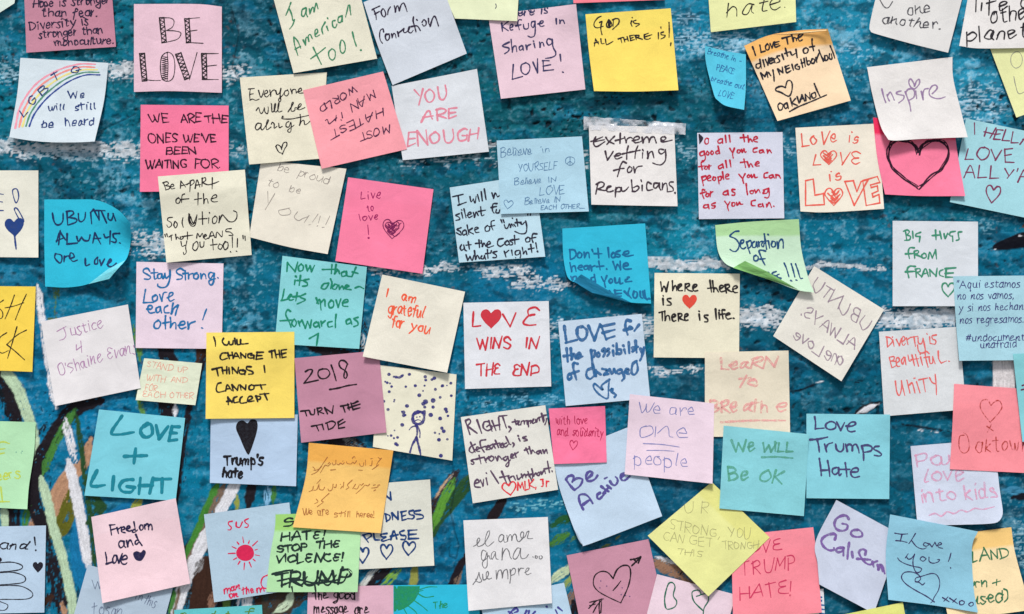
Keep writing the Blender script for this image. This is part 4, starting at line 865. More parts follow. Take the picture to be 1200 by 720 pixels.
q.tr(815, 155, 7.58, "115,60 95,55 82,80 90,105 112,100 115,70|225,60 200,75 205,98 235,90 238,60*|238,60 242,100|265,30 272,92|300,30 308,88|400,50 465,45|425,25 435,85|465,30 472,88*|472,88 485,60 505,85|515,70 550,55 540,40 520,50 520,80 550,88|65,170 40,185 45,210 75,200 75,170*|75,170 88,225 80,250 60,255|105,170 95,190 110,205 120,185 105,170|145,165 135,185 150,200 160,180 145,165|200,165 178,180 190,195 210,185*|200,125 215,190|305,145 325,180*|345,145 330,190 335,230|375,160 370,180 390,185 398,160 378,158|410,155 415,180 430,150*|430,150 440,180 450,175|545,140 515,150 515,178 545,175|595,160 570,165 570,185 595,180 600,160*|600,160 610,185|635,155 640,188*|640,188 655,158 675,185|70,260 50,275 60,335|30,308 80,300|88,305 80,325 100,330 105,305 88,302|120,295 120,330*|120,305 140,298|230,290 205,305 212,325 245,310*|240,285 250,320|268,255 278,315|305,250 315,310|400,270 460,262|430,240 445,315|460,265 475,310*|475,310 490,280 510,310|530,290 565,275 555,262 535,275 535,300 565,300|60,400 55,395 70,475|60,400 90,390 95,415 70,430|105,415 135,400 125,385 105,400 110,430 135,430|160,400 152,420 170,430 180,405 160,398|200,400 210,460|200,400 230,395 225,425 208,430|240,355 250,420|265,400 295,385 285,372 268,385 272,415 298,415|385,375 415,410*|440,370 420,415 428,455|470,380 458,395 470,405 485,390 470,378|495,380 500,405 520,378*|520,378 530,405 550,400|640,360 612,370 612,405 642,402|680,380 655,390 662,408 685,400 688,380*|688,380 700,408|715,380 715,408*|715,380 740,385 755,410|80,515 62,510 60,550 75,590|45,545 95,530|100,545 90,565 110,575 118,550 100,542|135,530 130,575*|130,545 155,528|285,520 250,535 248,555 280,555 288,530*|288,530 295,560|350,510 325,510 330,530 350,540 345,560 325,560|450,460 455,510 462,555|505,520 485,525 490,545 510,545 515,520|525,515 535,540*|535,540 560,510 575,540|610,525 600,545 635,540 645,510*|650,500 600,515|650,500 655,560 640,585 615,580|110,645 78,650 75,672 105,670 112,645*|112,645 120,680|175,628 145,640 150,655 175,655 165,675 145,675|260,615 285,650*|305,620 285,660 295,700|325,630 325,655 345,655 350,630 330,625|365,625 370,650 390,625*|390,625 400,640 420,640|530,605 498,615 500,650 530,655|580,640 560,645 562,662 590,660 595,635*|595,635 605,665|630,640 632,665*|632,665 655,625 675,670|695,658 700,662")
q.fill([(819, 158), (823, 160), (824, 163), (820, 168)], ink=(44, 40, 56), part="handwriting").s_([(819.5, 158), (820, 168.5)], ink=(44, 40, 56), w=1.6)
q = n_("white note saying extreme vetting held by clear tape along its top", (230, 228, 226), (690, 147), (790, 149), (794, 242), (693, 240), b=[(740, 241)], lift=2.6, ink=(64, 50, 62), w=1.8, wob=.5, cur=.4, xh=7.6)
q.tr(685, 145, 8.0, "60,168 100,155 170,125|105,125 85,170 92,205 120,215 190,170|95,170 185,152|200,130 225,165 275,190|280,120 245,155 210,195|335,92 332,185|290,160 335,148 375,135*|375,125 390,180*|390,180 400,145 430,130 450,140*|450,160 500,150 515,135 500,120 470,130 458,155 475,180 520,172 540,160*|540,130 548,180*|548,180 560,145 585,125 600,145 605,175*|605,175 620,135 650,125 662,150 672,180|755,130 730,125 715,145 740,158 765,135 750,120*|715,145 722,170 765,168 820,155|195,262 205,310 215,340*|215,340 245,300 268,262|280,305 320,300 340,285 325,278 295,290 285,320 305,332 350,315|410,210 398,260 395,335|355,285 420,270 520,250|500,210 480,260 472,325|545,245 550,255|545,275 542,325|590,262 592,325*|592,325 605,280 632,262 645,300 650,322|740,245 705,240 695,262 715,285 745,270 758,245*|758,245 762,300 755,350 720,385 680,385 640,370|390,370 360,358 335,400 322,450 308,498|275,440 330,425 370,420|420,405 402,430 408,458 435,450 445,420 420,400|460,405 470,460*|470,460 478,430 500,405 540,398|125,560 115,610 105,662|110,570 150,548 182,560 175,590 130,610*|130,615 190,628 215,610*|215,600 250,590 235,585 212,600 210,635 240,640 268,630|295,600 290,650 288,690|290,620 315,598 340,605 335,635 300,640|345,600 355,635 385,625 412,595*|440,530 445,590 450,635*|450,635 480,635 510,605 495,585 460,600|530,530 535,545|540,580 540,630|625,565 592,550 582,590 592,625 640,618|690,560 655,560 648,595 668,605 700,570*|700,560 702,600 715,625|730,558 728,620*|728,620 740,575 765,560 775,600 775,640|830,548 800,550 795,575 825,600 830,630 785,640|848,650 850,655")
EXTREME = q
q = n_("light blue note with faint believe lines and peace sign", (172, 210, 228), (582, 165), (682, 160), (690, 248), (587, 251), lv=1, lift=3, ink=(94, 134, 172), w=.85, dens=.85, var=.15, cur=.5)
q.t("Believe", 587, 184, 623, 181, 11).t("in", 635, 180, 644, 178, 7).t("YOURSELF", 607, 201, 653, 199, 9).t("Believe", 603, 217, 634, 215, 8).t("IN", 643, 214, 653, 213, 6).t("LOVE", 632, 229, 661, 227, 9).t("Believe IN", 615, 240, 657, 237, 7).t("EACH OTHER_", 634, 246, 684, 244, 5).heart(595.5, 240, 11, 10, 8)
q.s_([(668, 184), (663.5, 186), (663, 191), (668, 194), (673, 191), (673, 186)], closed=True).s_([(668, 184), (668, 194)]).s_([(668, 189), (664.5, 192)]).s_([(668, 189), (671.5, 192)])
q = n_("light blue note of five dark lines ending in what's right", (184, 216, 230), (527, 220), (626, 205), (639, 301), (538, 308), lift=3, ink=(36, 36, 56), w=1.7, wob=.5, cur=.4)
q.tr(525, 215, 7.58, "40,120 135,98|90,110 100,190|90,195 162,168|195,120 205,165 225,140*|225,140 240,175 250,115|262,100 278,160|295,75 305,155|322,50 338,145|390,85 405,135*|405,135 420,85 440,120 455,110|100,270 68,285 95,300 105,320 70,330|120,260 132,310|120,235 124,240|142,228 160,305|170,285 205,270 195,255 175,275 185,305 215,290|225,260 235,300*|235,300 250,255 268,285|290,210 298,285 320,280|270,250 335,238|435,180 400,185 395,240 410,265|385,215 430,205|430,235 425,260 450,262 460,235|115,395 80,410 110,430 115,460 75,440|150,415 130,430 135,460 160,450*|160,420 170,465|170,372 185,455|215,400 185,425 225,450|235,415 268,400 255,390 238,400 245,435 275,435|350,375 330,395 335,425 365,420 370,390 350,375|410,330 385,340 385,380 400,415|370,385 415,375|470,325 480,350|490,325 500,350|500,370 512,400 530,395 540,365|545,360 555,390*|555,390 565,360 580,385|585,365 600,385|572,310 575,314|610,320 620,380|600,350 650,345|640,350 660,365 680,345|690,335 700,390 690,440 645,448 595,428|120,545 108,570 120,595 145,575 140,550*|140,550 150,590 165,600|180,520 190,585|160,550 205,545|275,505 280,570|245,535 300,530|295,510 305,560*|305,560 320,530 335,560|340,550 375,535 365,515 345,540 355,570 405,555|490,490 450,500 440,540 465,560 500,540|525,510 505,530 520,550 545,535 530,508|575,500 550,510 575,530 570,545 550,548|590,465 595,540|570,505 630,495|710,480 690,495 695,520 725,515 725,485 705,480|790,450 755,450 745,490 755,525|725,490 780,480|160,635 175,685*|175,685 195,650*|195,650 215,685 230,640|235,600 245,675*|245,675 260,640 280,670|300,645 290,665 315,670 325,640*|325,645 335,675|350,590 355,665|335,625 375,620|385,600 380,620|435,605 400,615 430,640 425,660 400,660|500,605 515,655*|505,625 540,595|565,595 572,640|630,595 600,605 600,635 630,630 640,600*|640,600 645,650 620,680 600,660|660,570 670,625*|670,625 690,600 700,630|735,545 745,615|715,585 765,575|780,530 790,585|795,605 798,610")
q.s_([(618.5, 250), (618.5, 252.5)]).s_([(621.5, 250), (621.5, 252.5)])
q = n_("cyan note urging don't lose heart with its bottom left corner flipped", (48, 182, 214), (659, 268), (756, 262), (763, 356), (674, 331), b=[(700, 344), (735, 354)], l=[(660, 300), (664, 322), (669, 329)], lift=5, cbl=2, ink=(18, 104, 152), w=2.1, wob=.45, cur=.2)
q.flap((672, 330), (681, 321.5), (722, 346), (694, 343.5), (0, 5, 2, 1), (30, 122, 160))  # darker cyan: shade of the underside put into the colour
q.flap((694, 343.5), (722, 346), (740, 355), (718, 350), (1, 2, .2, .2), (30, 122, 160))  # same shaded underside colour, carried along the fold
q.tr(660, 285, 9.6, "75,75 80,185*|70,75 125,80 145,125 125,165 85,185|180,105 160,130 165,160 195,165 210,130 190,105|235,105 240,165*|240,165 260,115 285,110 295,165|325,75 335,100|390,60 400,165|350,120 435,120|505,55 515,165|560,110 540,140 555,165 585,150 580,115 560,108|640,85 600,100 600,120 640,135 630,155 605,155|670,130 730,120 735,90 690,100 675,130 710,150 790,135|75,220 95,320*|95,320 100,270 130,260 145,320|165,280 210,270 205,250 175,260 175,295 215,305|265,255 235,265 240,295 270,290 280,260*|280,260 290,300|305,255 320,310*|320,310 325,270 355,255|400,205 415,300|375,265 455,258|488,290 492,296|560,210 590,300*|590,300 610,240 645,300*|645,300 640,205|680,260 730,250 720,225 685,235 675,270 700,295 765,290|85,375 105,420*|105,420 110,385 145,375 150,410|340,385 315,395 320,430 350,430*|350,355 365,440|430,380 455,430*|490,370 465,440 475,495|530,405 515,430 535,450 555,430 545,405 530,402|580,395 590,445 620,440 635,395*|635,395 640,455 670,450|740,385 720,385 725,405 700,415 705,435 770,430|520,535 540,560*|575,535 655,530|580,530 590,600*|590,570 655,565|600,600 655,595|690,545 730,590*|745,510 730,570 765,620|795,545 785,590 805,620 830,600 830,555 800,545|865,545 870,605 895,620*|895,545 905,600 945,640*|915,535 925,610 950,635|965,625 975,630")
q = n_("mint green note about separation whose lower edge folds forward", (200, 232, 204), (838, 264), (936, 257), (954, 343), (862, 315), t=[(880, 260)], r=[(939, 292), (947, 325)], b=[(904, 329), (934, 340)], l=[(841, 293), (849, 308)], lv=1, lift=6, bow=1.2, cbl=2, band=(176, 220, 162), ink=(26, 74, 122), w=1.9, wob=.5, cur=.6)
q.flap((859, 314), (873, 306), (900, 319), (886, 323), (.4, 6, 5, 1), (128, 186, 110))  # darker green: underside's shade is part of this colour
q.flap((886, 323), (900, 319), (936, 340), (914, 332), (1, 5, .4, .2), (128, 186, 110))  # rest of the fold, shade painted in likewise
q.tr(845, 265, 9.0, "185,55 145,60 100,95 98,112 150,135 185,180 185,230 155,268 120,265 95,248|200,190 235,175 235,148 208,160 205,220 235,242 260,225|268,170 285,230 305,290|275,170 310,155 320,190 305,225 280,235|350,165 328,185 335,225 365,220 372,170*|372,170 385,225|392,165 400,215*|400,215 405,175 430,160*|440,170 425,200 445,220 455,180|455,85 465,150 480,245|430,165 500,155|500,165 512,235|495,90 500,94|540,165 530,200 545,222 572,210 570,170 545,160|590,165 600,232*|600,232 612,165 640,140 655,175 655,232|365,310 345,325 350,365 385,362 390,325 365,310|468,265 430,255 400,262 415,310 440,370 462,410|410,350 465,345|468,495 500,490 512,525|580,480 540,500 550,550|545,520 580,525|610,510 590,520 600,545 635,550 620,565 590,560|665,392 690,450 715,535|740,400 758,460 778,540|785,400 810,470 835,550 858,552|735,575 748,582|790,570 802,574")
q = n_("cream note saying where there is heart there is life", (230, 226, 202), (767, 320), (867, 321), (866, 420), (766, 419), lv=.0, ink=(36, 32, 36), w=2.0, lift=2.2)
q.tr(765, 325, 11.43, "105,65 120,185*|120,185 150,120 180,190*|180,190 210,60|262,50 265,180*|265,180 290,120 310,120 320,180|340,145 385,105 370,90 340,110 335,150 350,180 395,180|435,90 430,190|440,95 480,85 490,110 445,140*|445,140 480,175 530,190|540,145 590,115 575,95 545,110 535,150 555,185 600,180|765,45 785,200|800,50 815,195*|735,150 830,140|815,195 825,150 850,150 880,200|895,160 945,130 930,110 900,120 895,165 915,195 960,185|970,110 985,210|970,105 1015,100 1025,130 985,155*|985,155 1040,190 1065,195|1070,165 1130,140 1115,115 1080,130 1070,170 1095,205 1135,205|135,290 140,370|138,248 142,256|240,285 195,290 200,315 240,345 240,372 190,375|85,475 165,455|125,465 128,585*|160,455 165,580*|165,580 185,520 215,520 230,580|255,545 300,520 290,495 260,510 255,550 275,590 310,580|340,490 345,590|345,490 385,490 385,520 350,540*|350,540 385,565 430,580|425,540 470,510 455,490 430,505 425,550 440,580 470,575|620,495 630,575|618,455 624,460|735,510 695,510 695,535 730,560 735,595 695,598|840,430 850,565|885,475 892,555|890,445 895,448|960,440 930,440 930,490 940,555|910,500 965,490|985,510 1030,500 1025,480 990,490 975,520 1000,560 1050,550|1080,550 1090,553")
q.heart(808, 354, 16, 15, 0, "f", ink=(228, 78, 62), lw=1.4)
q = n_("tilted cream note with mirror-written purple words", (228, 226, 216), (954, 312), (1036, 363), (986, 447), (906, 394), lift=3.2, ink=(160, 140, 158), w=1.5, dens=.75, var=.18)
q.t("UBUNTU", 1014, 388, 951, 338, 15, flip=True).t("ALWAYS.", 1000, 410, 938, 369, 13, flip=True).t("one", 986, 430, 967, 420, 13, flip=True).t("Love", 960, 417, 929, 395, 12, flip=True)
q = n_("pale grey note in green capitals sending big hugs", (214, 221, 228), (1046, 259), (1146, 260), (1146, 359), (1046, 359), ink=(62, 144, 114), w=1.9, wob=.45)
q.tr(1055, 265, 8.0, "50,60 60,130*|30,50 65,38 85,55 65,80*|65,85 95,100 85,130 40,135|115,50 120,115*|190,60 150,75 145,95 185,100*|185,100 178,150|330,40 335,130|300,90 370,85|370,50 385,120|410,75 420,120 440,75*|445,70 450,80|515,50 470,60 465,90 490,95*|490,95 492,145|575,55 545,60 545,90 550,125 525,135|130,205 90,205 75,240 85,305|50,262 120,258|130,240 135,300|135,235 165,230 170,250 140,265*|140,265 195,290|225,255 200,275 210,300 240,295 240,265 220,255|262,305 275,245 300,300*|300,300 330,225*|330,225 340,310|140,380 90,378 65,410 80,485|50,430 140,425|145,405 150,480|140,405 180,400 185,425 155,435*|155,435 200,475|200,480 235,400 265,475|210,450 260,440|275,410 280,470*|275,410 335,470*|335,470 345,395|400,410 370,425 370,460 405,475|430,405 425,480*|420,400 520,392|420,445 495,440|425,480 490,480")
q.heart(1111, 340, 15, 16, 0)
q = n_("light blue note in thin Spanish handwriting at the edge", (164, 208, 222), (1117, 324), (1214, 323), (1216, 422), (1124, 423), l=[(1120, 375)], lv=1, lift=3.6, ink=(62, 64, 122), w=1.0, wob=.3)
q.t('"Aqui', 1121, 338, 1148, 337, 8).t("estamos y", 1154, 337, 1206, 337, 8).t("no nos vamos,", 1122, 351, 1188, 350, 8).t("y si nos hechan", 1124, 365, 1199, 363, 8).t("nos regresamos.", 1125, 379, 1199, 378, 8).t("#undocumented", 1132, 400, 1212, 399, 8).t("unafraid", 1149, 408, 1190, 407, 8)
q = n_("grey white note praising diversity in coral pen, unity below", (212, 217, 220), (1030, 389), (1124, 383), (1132, 480), (1036, 488), ink=(228, 108, 106), w=1.5)
q.tr(1035, 385, 8.47, "35,85 42,185*|30,85 70,95 90,130 45,185|95,115 108,180|90,85 93,90|130,110 160,170*|160,170 180,100|185,135 215,110 205,80 190,90 185,140 200,170 220,150|230,95 245,160*|240,110 270,90|270,90 345,78|305,85 320,180|345,95 350,145 380,150 395,100*|395,100 412,180 415,230 380,245 350,225 340,165|460,85 465,150|432,52 438,60|525,65 485,75 490,105 520,120 515,155 470,150|60,290 85,390|65,285 105,280 105,310 75,325*|75,325 125,330 125,370 85,390|130,345 160,320 150,290 130,300 130,345 140,375 165,375|205,285 180,320 195,355 215,290*|215,290 225,360|245,265 260,325 290,310*|285,265 310,370*|275,310 350,300*|320,260 350,375|370,285 390,365|365,255 370,260|455,250 430,230 415,240 425,310 445,385|405,290 460,280|455,285 465,345 490,340 490,280*|490,280 515,350|545,225 550,300 575,345*|575,345 628,322|650,325 658,328|120,525 135,630 160,665 180,600 180,520*|180,520 200,610 215,668|235,515 265,640*|260,560 285,540 300,580 315,640|330,530 365,640|305,495 318,492|355,510 440,492|395,500 418,630|460,490 485,535 515,550*|515,455 525,560 528,658")
q = n_("teal note at the edge overlapping the coral note", (134, 206, 214), (1187, 415), (1285, 410), (1292, 508), (1198, 518), lv=2, lift=2.5, ink=(104, 52, 84), w=1.6)
q.s_([(1198, 452), (1205, 450)]).s_([(1197, 457), (1206, 455)])
q = n_("coral note with a dotted red heart over a hometown name", (255, 146, 156), (1118, 450), (1215, 457), (1212, 555), (1113, 550), lv=1, lift=2.6, ink=(186, 66, 58), w=1.35, dens=.68, var=.5, l=[(1116, 500)])
q.heart(1161, 482, 25, 26, 4).t("x", 1157, 506, 1163, 504, 9).t("O", 1123, 531, 1138, 530, 20).t("aktown", 1143, 530, 1206, 528, 17, wob=.7)
q = n_("lavender note with pale pink words about kids and a wavy underline", (202, 212, 230), (1067, 523), (1165, 515), (1174, 606), (1075, 616), b=[(1130, 615), (1166, 613)], r=[(1171, 570), (1175, 598)], lift=3, cbr=3, ink=(230, 172, 202), w=2.2, dens=.7, var=.25)
q.t("Pour", 1074, 548, 1126, 543, 15).t("love", 1084, 565, 1130, 563, 15).t("into", 1079, 589, 1121, 586, 15).t("kids", 1132, 586, 1168, 583, 17).s_([(1089, 604), (1096, 602), (1103, 605), (1110, 600), (1118, 602), (1126, 598), (1134, 600), (1142, 596), (1152, 597), (1165, 594)], w=2.0)
q = n_("teal note reading love trumps hate in dark purple marker", (134, 206, 220), (945, 485), (1043, 486), (1042, 585), (945, 584), lv=0, ink=(72, 70, 118), w=2.2, lift=2)
q.tr(945, 480, 8.47, "82,75 90,130 88,198*|88,192 175,185|230,122 195,145 195,180 235,200 285,185 290,145 260,122 225,122|300,125 340,208*|340,208 378,130|395,165 450,165 488,145 475,125 440,130 410,165 410,205 440,222 482,215|38,300 115,295 208,275|105,295 120,355 128,422|180,345 200,420*|190,385 215,345 258,330|290,345 300,395 335,420 365,395 368,340|388,345 405,415*|405,415 400,365 430,345 455,370 455,410*|455,405 460,365 490,345 515,390 522,430|550,365 565,430 568,505|550,360 610,355 650,375 640,410 580,425|720,365 680,370 670,395 710,415 745,445 725,462 675,455|128,488 140,570 148,655|210,510 225,590 232,665|145,605 230,600|300,575 262,590 258,625 285,645 315,620 318,580*|318,580 325,655 345,640|385,530 395,600 402,668|330,595 430,595|440,620 500,620 515,600 500,580 460,590 440,625 450,660 480,675 525,665")
q = n_("teal note saying we will be ok in green marker", (136, 208, 218), (848, 499), (948, 509), (942, 605), (843, 596), lv=2, lift=2.2, ctr=1.5, ink=(96, 176, 150), w=2.4, dens=.75, var=.22)
q.t("We", 859, 530, 883, 529, 15).t("WILL", 893, 530, 928, 530, 11).s_([(893, 536), (910, 535.5), (929, 537)]).t("Be", 853, 562, 874, 563, 15).t("OK", 889, 563, 915, 567, 14)
q = n_("cream note with pale pink marker telling to learn and breathe", (230, 222, 200), (826, 413), (924, 411), (926, 512), (826, 512), lv=0, lift=1, base=1.2, ink=(246, 176, 174), w=2.6, dens=.65, var=.3)
q.t("LeaRN", 844, 433, 909, 430, 12).t("to", 864, 454, 889, 452, 12).t("BRe", 833, 484, 862, 482, 14).t("ath", 870, 482, 900, 482, 13).t("e", 909, 482, 918, 482, 13).s_([(845, 495), (880, 493), (920, 493)], w=2.6)
q = n_("pinkish lavender note saying we are one people in blue pen", (234, 214, 228), (738, 462), (837, 473), (835, 567), (732, 556), lv=2, lift=3, ink=(124, 132, 192), w=1.0, dens=.85)
q.t("We are", 748, 484, 812, 487, 12).t("O", 748, 512, 763, 512, 13).t("ne", 770, 512, 806, 514, 18).s_([(754, 520), (775, 521), (796, 524)]).s_([(758, 528), (775, 528), (790, 529)]).t("people", 743, 544, 805, 547, 14)
q = n_("small hot pink square note sending love and solidarity", (253, 122, 160), (643, 479), (709, 476), (711, 542), (649, 544), lv=1, lift=1.8, ink=(186, 34, 84), w=.9, cur=.5)
q.t("with love", 651, 497, 688, 497, 9).t("and solidarity", 653, 510, 707, 512, 9).heart(672, 522, 9, 11, 6)
q = n_("light blue note with be active in thick purple marker", (190, 212, 232), (648, 536), (738, 500), (776, 605), (683, 638), b=[(690, 638)], l=[(655, 570), (668, 608), (677, 630)], lift=3.5, ink=(86, 78, 152), w=2.9, dens=.9, var=.15)
q.tr(660, 540, 10.28, "35,225 60,190 110,180 125,205 110,255*|110,250 160,215 215,215 232,240 200,305 135,355*|135,355 85,300 38,235|290,215 335,180 350,145 325,130 290,150 275,200 290,240 335,245 385,220 412,180|240,585 205,520 188,440 205,410 255,405 300,430 335,480 355,515|245,525 320,470|440,390 412,410 412,450 440,460 475,425 510,390*|460,312 510,350 545,370|480,395 540,330|530,300 575,335|500,215 530,200|565,250 590,285 625,295 655,255 650,215 630,195|700,195 740,165 730,150 700,165 692,200 710,235 750,232 805,185")
q = n_("cream note quoting right temporarily defeated, small red heart below", (226, 226, 218), (540, 489), (639, 475), (654, 574), (554, 590), lv=1, lift=2, ink=(92, 70, 96), w=1.9, wob=.5, cur=.3)
q.tr(540, 475, 6.55, "35,120 70,225|38,118 65,108 75,130 50,160*|50,160 125,215|125,115 160,215|215,125 180,130 172,170 205,195 240,175 225,150 200,165*|215,120 240,200|240,120 270,195|290,95 300,190|250,160 300,150|295,85 355,78|320,85 350,175|370,165 385,180 370,205|395,130 440,120|415,110 425,150|430,145 450,120 440,150 460,150|460,150 465,125*|465,125 485,120 488,145*|488,125 505,118 510,145|515,120 520,165*|518,125 540,118 535,140|545,130 560,105 550,140 575,130|575,110 580,130 590,100|600,95 605,120*|600,95 615,90|620,65 635,130|635,90 640,120|635,80 660,75*|660,80 655,125 645,150|110,300 75,320 65,350 90,365 110,340*|75,285 110,360|120,345 140,330 125,320 120,350 145,355|190,265 150,275 155,320 180,360|145,330 190,315|190,320 215,310 195,340 220,340|245,300 220,315 235,335 250,310*|250,305 265,330|265,270 290,325|255,300 300,290|300,305 325,290 305,320 325,325|350,290 325,305 345,320 365,300*|345,240 375,300 385,300|400,290 410,300 400,320|445,255 455,275|440,235 443,238|500,240 475,250 500,260 510,270 485,275|105,415 80,425 100,440 95,455 80,450|140,385 155,450|115,415 175,400|180,400 195,440*|190,420 215,395|235,390 215,410 235,430 255,405 235,388|265,395 280,425*|280,425 290,390 315,415|345,395 325,410 345,425 360,395*|360,395 370,440 360,470 345,460 380,420|385,400 405,385 390,375 385,405 410,405|415,370 425,400*|420,375 440,360|490,345 520,335|500,330 520,375|525,320 540,370*|540,370 550,345 570,365|600,350 580,360 595,375 610,350*|610,350 620,370|630,345 640,370*|640,370 655,340 665,370|110,600 140,590 125,570 105,595 110,625 150,630|150,575 170,620*|170,620 175,570|195,560 205,610|195,520 200,525|230,505 290,600|300,555 370,540|315,510 350,595|365,550 380,590*|370,560 395,545|405,545 420,575|430,540 440,570 465,550*|465,530 475,560|470,550 490,530 500,555*|500,540 520,530 525,550|515,510 545,580|525,535 550,530 550,560|545,490 560,545*|560,545 575,520 590,540|600,515 580,530 600,540 610,515|615,510 620,530*|620,530 640,500 650,525|665,430 680,515|640,490 690,480|700,505 702,510")
q.heart(597, 573, 16, 15, -10, ink=(226, 58, 70), lw=1.7).t("MLK, Jr", 607, 575, 643, 570, 9, ink=(226, 58, 70), w=1.7)
q = n_("light blue note about the possibility of change, thick blurry marker", (194, 214, 232), (654, 377), (752, 368), (762, 467), (663, 476), lift=1.8, ink=(50, 106, 160), w=3.2, dens=.85, var=.15, wob=.5, cur=.5)
q.tr(655, 375, 7.58, "48,58 58,140 68,205|60,205 160,178|205,60 165,75 165,140 200,180 240,155 248,95 215,62|262,55 315,180*|315,180 365,40|375,50 420,175*|370,60 490,35|390,115 495,88|420,170 495,145|635,10 600,5 590,60 610,130|580,90 650,80 630,60 610,80|710,45 670,98|68,255 78,370|105,255 112,355*|45,322 110,312|112,350 130,300 150,345|160,325 190,310 180,290 160,310 165,345 210,325|285,270 300,410|285,275 320,275 310,330 290,330|350,290 335,310 350,330 365,310 350,288|400,260 385,275 410,290 395,325|440,260 425,275 450,290 430,320|480,275 485,320|482,230 485,235|512,210 515,300*|515,300 550,300 550,265 520,265|580,265 590,300|572,230 576,236|620,200 625,295|680,190 690,290*|655,250 700,240|655,280 690,260|725,260 740,290 755,245*|755,250 735,330 720,360|95,480 78,500 85,530 110,515 105,485 90,478|165,390 130,385 130,440 155,530|115,475 175,455|290,430 250,450 245,500 275,525 310,500|300,395 320,500|325,450 330,500*|335,460 370,485|385,435 430,450 395,490 440,480|450,440 470,480 490,440*|490,440 505,475|545,440 515,455 525,480 555,470*|555,445 580,510 560,540|590,460 615,445 600,435 588,465 620,480|690,365 655,395 645,470 675,485 700,440 690,370|455,625 475,615 470,640 505,665 495,685")
q.s_([(714, 445), (705, 452), (706, 457), (697, 450), (696, 455), (703, 463), (712, 467), (713, 455), (714, 445)], w=2.6, part="heart_drawing")
q = n_("white note saying love wins in the end in red capitals", (220, 224, 230), (543, 355), (643, 353), (646, 453), (545, 456), lift=2, ink=(206, 52, 66), w=2.2)
q.t("L", 552, 384, 565, 383, 19).heart(575.5, 374, 23, 21, 0, 'f', lw=1.4).t("V", 591, 383, 605, 382, 17).t("E", 614, 382, 627, 382, 19).t("WINS", 559, 409, 598, 408, 13).t("IN", 616, 408, 630, 408, 12).t("THE", 559, 440, 585, 439, 13).t("END", 602, 440, 631, 439, 13)
q = n_("cream white note in orange pen saying I am grateful", (230, 227, 212), (448, 322), (545, 342), (524, 437), (425, 418), lv=2, lift=2.4, ink=(242, 98, 66), w=1.8)
q.s_([(455, 339), (453, 348)]).t("am", 470, 352, 487, 355, 11).t("grateful", 455, 367, 496, 372, 13).t("for", 459, 383, 472, 385, 12).t("you", 481, 387, 503, 391, 11)
q = n_("cream note dotted with navy specks round a stick figure", (230, 228, 206), (444, 428), (535, 439), (530, 540), (437, 524), lv=0, ink=(54, 54, 128), w=1.5, dens=.9, var=.2)
for x, y, r in [(849, 212, 1.7), (935, 212, 1.6), (1002, 222, 1.7), (1004, 236, 1.4), (1040, 228, 1.9), (1030, 234, 1.4), (850, 285, 1.5), (920, 264, 1.3), (960, 260, 1.6), (977, 300, 2.0), (1045, 275, 1.5), (925, 345, 1.9), (1003, 328, 2.6), (994, 336, 2.0), (1035, 322, 2.4), (910, 372, 1.9), (911, 385, 1.7), (905, 425, 1.9), (845, 360, 1.5), (1025, 383, 2.2), (1065, 398, 2), (858, 470, 1.3), (885, 478, 1.4), (878, 505, 1.8), (884, 510, 1.5), (1060, 488, 1.9), (1068, 555, 2.0), (872, 320, 1.0), (833, 243, 1.0), (853, 250, 1.0), (1035, 350, 1.7), (1000, 350, 1.5), (1075, 260, 1.6), (870, 222, 1.1)]:
    q.dot(220 + x / 3.6, 380 + y / 3.6, r * 1.15, part="dot_drawing")
for x, y, r in [(368, 575, 1.9), (372, 585, 1.6), (352, 655, 1.7), (360, 668, 1.9), (340, 705, 1.5), (390, 465, 1.5), (345, 525, 1.4), (392, 518, 1.4), (352, 478, 1.2)]:
    q.dot(420 + x / 3.6, 320 + y / 3.6, r * 1.15, part="dot_drawing")
q.s_([(464, 442), (468, 442.5), (472, 440)], w=2.8, part="dot_drawing")
for k in range(18): q.dot(448 + 80 * q.rng.random(), 440 + 84 * q.rng.random(), q.rng.uniform(.8, 1.9), part="dot_drawing")
q.s_([(490, 483), (484.5, 486), (484, 493), (488, 497), (494, 496), (497, 490), (495.5, 484)], closed=True, w=3.6, part="figure_drawing").s_([(495, 483), (498, 482), (498, 487)], w=2, part="figure_drawing").dot(488.5, 489, .8, part="figure_drawing").dot(492, 488.5, .8, part="figure_drawing").s_([(487, 493), (490, 492), (493, 493)], w=.9, part="figure_drawing")
q.s_([(488, 498), (489, 506), (488, 513)], w=2, part="figure_drawing").s_([(487, 499), (482, 501), (479.5, 504)], part="figure_drawing").s_([(489, 499), (492, 506), (492, 513)], part="figure_drawing").s_([(488, 513), (483, 522), (480, 532)], w=2.7, part="figure_drawing").s_([(488, 513), (491, 524), (493, 533)], w=2.7, part="figure_drawing")
q = n_("mauve note reading 2018 turn the tide in black", (190, 136, 158), (345, 420), (444, 411), (453, 507), (353, 519), lv=1, ink=(30, 22, 30), w=1.9)
q.tr(350, 420, 8.0, "65,125 95,108 128,110 115,150 50,235*|50,235 185,205|225,100 190,115 182,155 210,190 260,185 292,145 270,105 225,100|305,65 330,135 352,212|460,55 430,25 395,22 378,50 395,90 440,120 455,160 440,188 425,175 430,130 455,60|292,293 370,280 455,258 542,245|20,497 95,488|60,495 75,540|100,490 115,525 145,525 150,480*|175,470 185,530|175,470 215,465 215,485 185,500*|185,500 235,518|245,465 270,520*|245,465 315,515*|315,515 325,445|395,450 470,435|415,445 435,505|460,430 475,485|490,420 510,485|465,465 500,455|505,425 560,405|510,450 575,430|515,480 575,465|550,405 515,425|122,638 205,622|165,630 188,682|220,620 235,670|265,605 280,670*|255,610 310,590 345,610 320,650 280,670|370,600 375,658*|370,600 415,572|375,628 435,595|375,658 430,648")
